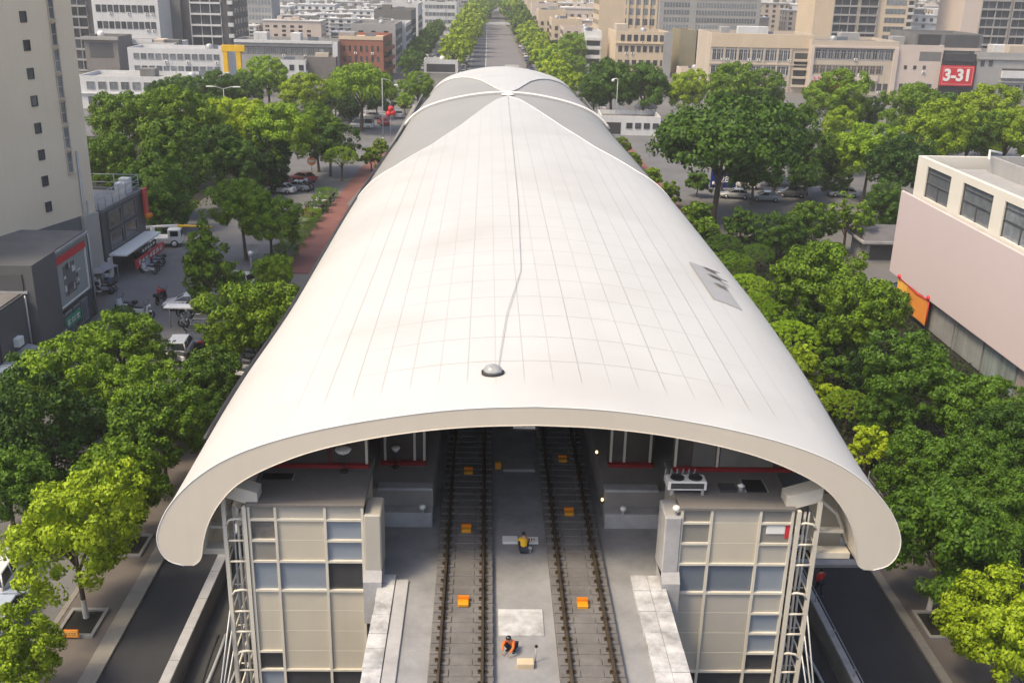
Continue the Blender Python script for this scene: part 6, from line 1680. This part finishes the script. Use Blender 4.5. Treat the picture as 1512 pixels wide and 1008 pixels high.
# ================================================================== people
def skinned(verts, edges, radii, levels=1):
    me = bpy.data.meshes.new('skin_tmp'); me.from_pydata(verts, edges, []); me.update()
    o = bpy.data.objects.new('skin_tmp', me); COL.objects.link(o)
    md = o.modifiers.new('s', 'SKIN'); sub = o.modifiers.new('u', 'SUBSURF'); sub.levels = levels; sub.render_levels = levels
    for i, sv in enumerate(me.skin_vertices[0].data):
        r = radii[i]; sv.radius = r if isinstance(r, tuple) else (r, r); sv.use_root = (i == 0)
    dg = bpy.context.evaluated_depsgraph_get(); ev = o.evaluated_get(dg)
    m2 = bpy.data.meshes.new_from_object(ev)
    bpy.data.objects.remove(o)
    for p in m2.polygons: p.use_smooth = True
    return m2
def person(label, loc, rz, J, top, trousers, headgear=None, vest=True):
    """J: joint dictionary in metres, figure facing local +y"""
    t = thing('person', label, 'person', loc, rz)
    names = ['pelvis', 'waist', 'chest', 'neck', 'head', 'crown', 'shl', 'ell', 'wrl', 'hal', 'shr', 'elr', 'wrr', 'har', 'hil', 'knl', 'anl', 'tol', 'hir', 'knr', 'anr', 'tor']
    idx = {n: i for i, n in enumerate(names)}
    rad = [(.15, .12), (.13, .10), (.16, .115), .055, .088, .07, .065, .045, .03, .035, .065, .045, .03, .035, .09, .06, .042, .04, .09, .06, .042, .04]
    E = [('pelvis', 'waist'), ('waist', 'chest'), ('chest', 'neck'), ('neck', 'head'), ('head', 'crown'), ('chest', 'shl'), ('shl', 'ell'), ('ell', 'wrl'), ('wrl', 'hal'), ('chest', 'shr'), ('shr', 'elr'), ('elr', 'wrr'), ('wrr', 'har'), ('pelvis', 'hil'), ('hil', 'knl'), ('knl', 'anl'), ('anl', 'tol'), ('pelvis', 'hir'), ('hir', 'knr'), ('knr', 'anr'), ('anr', 'tor')]
    me = skinned([J[n] for n in names], [(idx[a], idx[b]) for a, b in E], rad)
    # fingers and face added to the same mesh
    mb = MB()
    mb.v = [tuple(v.co) for v in me.vertices]; mb.f = [tuple(p.vertices) for p in me.polygons]; mb.m = [0]*len(mb.f); mb.s = [True]*len(mb.f)
    for w, h in (('wrl', 'hal'), ('wrr', 'har')):
        a, b = Vector(J[w]), Vector(J[h]); d = (b-a).normalized(); sd = d.cross(Vector((0, .3, 1))).normalized()
        for k, l in enumerate((.07, .08, .075, .06)):
            s0 = b+sd*(k-1.5)*.018+d*.02; mb.tube([s0, s0+d*l*.55, s0+d*l*.9+Vector((0, 0, -l*.35))], [.009, .008, .006], 5)
        mb.tube([a.lerp(b, .5)+sd*.03, a.lerp(b, .8)+sd*.06, b+sd*.065+d*.02], [.011, .010, .007], 5)
    hd = Vector(J['head']); fwd = Vector(J.get('face', (0, 1, 0))).normalized()
    mb.tube([hd+fwd*.085+Vector((0, 0, .03)), hd+fwd*.118-Vector((0, 0, .01))], [.010, .016], 5)
    sx = fwd.cross(Vector((0, 0, 1))).normalized()
    for s_ in (-1, 1): mb.ball(tuple(hd+sx*s_*.092), (.018, .022, .032), 6); mb.ball(tuple(hd+fwd*.086+sx*s_*.032+Vector((0, 0, .025))), .011, 6, 1)
    mb.tube([hd+fwd*.088+sx*-.022-Vector((0, 0, .04)), hd+fwd*.088+sx*.022-Vector((0, 0, .04))], .006, 4, 2)
    mb.build('body', [SKIN, HAIR, REDP], t); bpy.data.meshes.remove(me)
    up = 1.14
    def cloth(nm, ns, es, mat, k=1.16):
        ii = {n: i for i, n in enumerate(ns)}
        r = []
        for n in ns:
            q = rad[idx[n]]; r.append(tuple(x*k+.012 for x in q) if isinstance(q, tuple) else q*k+.012)
        m = skinned([J[n] for n in ns], [(ii[a], ii[b]) for a, b in es], r); m.materials.append(mat); link(nm, m, t)
    cloth('trousers', ['pelvis', 'hil', 'knl', 'anl', 'hir', 'knr', 'anr'], [('pelvis', 'hil'), ('hil', 'knl'), ('knl', 'anl'), ('pelvis', 'hir'), ('hir', 'knr'), ('knr', 'anr')], trousers)
    cloth('jacket', ['pelvis', 'waist', 'chest', 'shl', 'ell', 'wrl', 'shr', 'elr', 'wrr'], [('pelvis', 'waist'), ('waist', 'chest'), ('chest', 'shl'), ('shl', 'ell'), ('ell', 'wrl'), ('chest', 'shr'), ('shr', 'elr'), ('elr', 'wrr')], top, 1.2)
    for n1, n2 in (('anl', 'tol'), ('anr', 'tor')):
        mb = MB(); mb.tube([Vector(J[n1])+Vector((0, 0, -.02)), Vector(J[n2])], [.058, .045], 8); mb.build('shoe', DARKM, t)
    c = hd+Vector((0, 0, .03))-fwd*.012
    mb = MB()
    if headgear: mb.lathe(tuple(c), [(.125, -.005), (.128, .03), (.11, .085), (.07, .12), (.01, .135)], 12); mb.build('helmet', headgear, t)
    else: mb.ball(tuple(c), (.102, .106, .10), 12); mb.build('hair', HAIR, t)
    return t
def sym(d):
    r = dict(d)
    for k, v in list(d.items()):
        if k.endswith('l') and len(k) == 3: r.setdefault(k[:2]+'r', (-v[0], v[1], v[2]))
    return r
crouch = sym(dict(pelvis=(0, -.05, .26), waist=(0, .06, .42), chest=(0, .22, .58), neck=(0, .32, .70), head=(0, .39, .79), crown=(0, .42, .90), face=(0, 1, -.5), shl=(-.17, .24, .62), ell=(-.26, .40, .44), wrl=(-.18, .56, .28), hal=(-.15, .60, .20), hil=(-.10, -.04, .25), knl=(-.20, .34, .42), anl=(-.15, .08, .08), tol=(-.17, .26, .04)))
person('person crouching between the tracks in an orange hi-vis jacket', (-.46, 30.95, 8.5), R(150), crouch, HIVIS, CLOTHN, CP['black']).scale = (.82, .82, .82)
person('person in a yellow hi-vis jacket crouching before pale boards between the tracks', (.16, 37.5, 8.5), R(0), crouch, HIVISY, CLOTHN, None).scale = (.88, .88, .88)
seat = sym(dict(pelvis=(0, -.32, .98), waist=(0, -.30, 1.12), chest=(0, -.24, 1.32), neck=(0, -.2, 1.47), head=(0, -.17, 1.58), crown=(0, -.17, 1.70), face=(0, 1, 0), shl=(-.18, -.22, 1.38), ell=(-.30, .02, 1.2), wrl=(-.33, .30, 1.22), hal=(-.33, .38, 1.24), hil=(-.10, -.30, .95), knl=(-.17, .12, .86), anl=(-.15, .16, .46), tol=(-.15, .30, .42)))
person('scooter rider in a red jacket and red helmet on the left street', (rb.location.x, rb.location.y, .02), R(-10), seat, CLOTHR, CLOTHN, CP['red'])
walk = dict(pelvis=(0, 0, .93), waist=(0, .01, 1.08), chest=(0, .02, 1.30), neck=(0, .02, 1.46), head=(0, .04, 1.58), crown=(0, .03, 1.70), face=(0, 1, 0), shl=(-.18, .02, 1.37), ell=(-.24, -.08, 1.10), wrl=(-.24, .04, .88), hal=(-.24, .08, .80), shr=(.18, .02, 1.37), elr=(.24, .08, 1.10), wrr=(.23, .22, .92), har=(.22, .27, .86), hil=(-.10, 0, .90), knl=(-.11, .14, .50), anl=(-.11, .16, .08), tol=(-.11, .34, .05), hir=(.10, 0, .90), knr=(.11, -.02, .48), anr=(.11, -.28, .12), tor=(.11, -.14, .04))
person('person in a dark red jacket walking on the right road beside the wall', (16.7, 47.2, .02), R(10), walk, CLOTHR, CLOTHN, None)
for k, (px_, py_, m_, rz_) in enumerate(((168, 402, CLOTHN, 40), (205, 385, WHITEP, 200), (1066, 283, CLOTHN, 90), (1052, 282, WHITEP, -60))):
    q = G(px_, py_)
    person(['person in navy standing before the dark shop', 'person in white standing at the far end of the lit strip sign', 'person in navy under the blue signboard', 'person in white left of the blue signboard'][k], (q[0], q[1], .02), R(rz_), walk, m_, CLOTHN, None)

# ================================================================== lamps and small street furniture
def mast(px, yb, yt, label, kind='plain', lean=0.0):
    q = G(px, yb); d = ray(px, yt); tt = (q[1]-CLOC[1])/d[1]; h = CLOC[2]+d[2]*tt
    t = thing('street_lamp', label, 'street lamp', (q[0], q[1], .02))
    MB().tube([(0, 0, 0), (0, 0, h*.5), (lean, 0, h)], [.12, .09, .06], 8).build('pole', GALV, t)
    MB().lathe((0, 0, 0), [(.22, 0), (.22, .25), (.13, .4)], 8).build('base', GALV, t)
    if kind == 'double':
        for s_ in (-1, 1):
            MB().tube([(0, 0, h-.1), (s_*1.6, 0, h+.35), (s_*2.1, 0, h+.38)], .07).build('arm', GALV, t)
            MB().bbox(s_*2.7-.75, s_*2.7+.75, -.2, .2, h+.28, h+.44, .05).build('lamp_head', WHITEP, t)
    elif kind == 'arm':
        MB().tube([(0, 0, h-.1), (1.2, 0, h-.25), (2.6, 0, h-1.1)], .05).build('arm', GALV, t); MB().bbox(2.3, 3.0, -.15, .15, h-1.3, h-1.1, .04).build('lamp_head', WHITEP, t)
    elif kind == 'camera':
        MB().tube([(0, 0, h), (-.4, 0, h+.25), (-.9, 0, h+.1)], .09).build('arm', WHITEP, t); MB().ball((-1.0, 0, h-.15), .32).build('camera_dome', WHITEP, t)
    elif kind == 'globe':
        MB().ball((0, 0, h+.25), .32).build('globe', LAMPG, t)
    elif kind == 'side':
        MB().bbox(-.1, 1.2, -.12, .12, h-.05, h+.1, .04).build('lamp_head', WHITEP, t)
    return t, h
mast(318, 515, 432, 'tall slim grey lamp post beside the left canopy gutter', 'plain')
mast(334, 190, 131, 'double-armed white street lamp rising from the left grove', 'double')
mast(412, 265, 212, 'slim pale lamp post before the parked red vehicles', 'side')
mast(389, 166, 112, 'thin pale mast before the tree right of the yellow gantry', 'plain')
mast(566, 206, 116, 'tall white mast with slanting arm beside the far left canopy shoulder', 'arm')
mast(908, 198, 118, 'tall white mast with camera dome right of the canopy', 'camera')
mast(372, 405, 378, 'short lamp post with pale globe by the red paving', 'globe')
mast(532, 150, 134, 'small globe lamp under the big spreading tree', 'globe')
t = thing('red_lantern', 'cluster of red round lanterns hung beside the tall white left mast', 'lantern', (-20.6, 205.5, 4.6))
mb = MB(); mb.tube([(0, 0, -4.6), (0, 0, 1.2)], .07); mb.build('post', GALV, t)
for z_, x_ in ((0, -.35), (.2, .5), (1.0, .1)):
    mb = MB(); mb.ball((x_, 0, z_), (.62, .62, .6)); mb.build('lantern_body', REDB, t)
q = G(461, 262)
t = thing('round_sign', 'round orange and white road sign on a post by the motorbikes', 'sign', (q[0], q[1], 0))
MB().tube([(0, 0, 0), (0, 0, 2.6)], .06).build('post', GALV, t)
mb = MB(); mb.tube([(0, -.06, 2.6), (0, .0, 2.6)], .72, 16, smooth=False); mb.build('disc', M('orange white disc', (.75, .38, .22), .4), t)
mb = MB(); mb.box(-.5, .5, -.075, -.061, 2.45, 2.75, 0); mb.build('bar', WHITEP, t)
q = G(371, 380)
t = thing('white_notice_board', 'small white notice board on posts under the dense round tree', 'sign', (q[0], q[1], 0))
mb = MB(); mb.box(-.8, .8, -.04, .04, .5, 1.6); mb.build('board', WHITEP, t); mb = MB(); mb.tube([(-.7, .05, 0), (-.7, .05, 1.6)], .04); mb.tube([(.7, .05, 0), (.7, .05, 1.6)], .04); mb.build('posts', GALV, t); t.children[-1].name = 'post_pair'
t = thing('satellite_dish', 'white satellite dish on the lower left podium canopy', 'dish', (-37.0, 71.5, 2.4))
mb = MB(); mb.lathe((0, 0, .5), [(.05, -.25), (.45, -.12), (.8, .12), (.84, .14), (.45, -.08), (.02, -.2)], 16); mb.build('dish', WHITEP, t); mb = MB(); mb.tube([(0, 0, -.4), (0, 0, .28)], .05); mb.build('stand', GALV, t)
q = G(592, 152)
t = thing('bus_shelter', 'grey flat canopy shelter over the far left parked cars', 'shelter', (q[0], q[1]+6, 0))
mb = MB(); mb.bbox(-4.5, 4.5, -2, 2, 3.0, 3.25, .05); mb.build('roof', MIDW, t)
for x_ in (-4, 4): MB().tube([(x_, 1.5, 0), (x_, 1.5, 3.0)], .09).build('post', GALV, t)
t = thing('street_fence', 'long white low street fence across the pale street left of the mast', 'fence', (G(520, 170)[0], G(520, 170)[1], 0))
mb = MB(); mb.box(-9, 9, -.03, .03, .9, 1.0); mb.box(-9, 9, -.03, .03, .3, .4); mb.build('rails', WHITEP, t); t.children[-1].name = 'rail_pair'
for k in range(7): MB().box(-9.05+3*k, -8.95+3*k, -.05, .05, 0, 1.1).build('post', WHITEP, t)
# ================================================================== air, light, camera
HAZE_D = 0.00036
mb = MB(); mb.box(-1700, 1700, -140, 2700, -1.4, 128)
hz = tag(mb.build('haze', M('haze', (1, 1, 1))), kind='stuff')
hm = bpy.data.materials.new('haze air'); hm.use_nodes = True; nt = hm.node_tree; nt.nodes.clear()
out = nt.nodes.new('ShaderNodeOutputMaterial'); pv = nt.nodes.new('ShaderNodeVolumePrincipled')
pv.inputs['Color'].default_value = (.95, .94, .93, 1); pv.inputs['Density'].default_value = HAZE_D; pv.inputs['Anisotropy'].default_value = .2
nt.links.new(pv.outputs[0], out.inputs['Volume']); hz.data.materials.clear(); hz.data.materials.append(hm)

SUN_EL, SUN_AZ = R(57), R(-120)      # azimuth measured from +y towards +x: the sun stands to the left, slightly behind
w = bpy.data.worlds.new('World'); SC.world = w; w.use_nodes = True
nt = w.node_tree; bg = nt.nodes['Background']
sky = nt.nodes.new('ShaderNodeTexSky'); sky.sky_type = 'NISHITA'; sky.sun_disc = False
sky.sun_elevation = SUN_EL; sky.sun_rotation = SUN_AZ; sky.dust_density = 4.0; sky.ozone_density = .6; sky.air_density = 1.0; sky.altitude = 50
nt.links.new(sky.outputs[0], bg.inputs[0]); bg.inputs[1].default_value = .13
sd = Vector((math.sin(SUN_AZ)*math.cos(SUN_EL), math.cos(SUN_AZ)*math.cos(SUN_EL), math.sin(SUN_EL)))
sl = bpy.data.lights.new('sun', 'SUN'); sl.energy = 1.9; sl.angle = R(13); sl.color = (1, .83, .55)
so = bpy.data.objects.new('sun', sl); COL.objects.link(so); so.rotation_euler = (-sd).to_track_quat('-Z', 'Y').to_euler(); so.location = (-60, -20, 90)

cam = bpy.data.cameras.new('camera'); co = bpy.data.objects.new('camera', cam); COL.objects.link(co)
cam.sensor_fit = 'HORIZONTAL'; cam.sensor_width = 36; cam.lens = 36*CF/1512; cam.clip_start = .5; cam.clip_end = 4000
from mathutils import Matrix
cr, sr = math.cos(CROL), math.sin(CROL)
# image right / up axes after roll
xr = RT*cr+UP*sr; ur = -RT*sr+UP*cr
mtx = Matrix(((xr[0], ur[0], -FW[0], CLOC[0]), (xr[1], ur[1], -FW[1], CLOC[1]), (xr[2], ur[2], -FW[2], CLOC[2]), (0, 0, 0, 1)))
co.matrix_world = mtx
SC.camera = co
SC.view_settings.view_transform = 'Standard'; SC.view_settings.look = 'None'; SC.view_settings.exposure = 0.92; SC.view_settings.gamma = 1
SC.cycles.use_denoising = True
SC.cycles.max_bounces = 6; SC.cycles.diffuse_bounces = 3; SC.cycles.glossy_bounces = 2; SC.cycles.transmission_bounces = 3; SC.cycles.volume_bounces = 0; SC.cycles.transparent_max_bounces = 6
SC.cycles.sample_clamp_indirect = 6
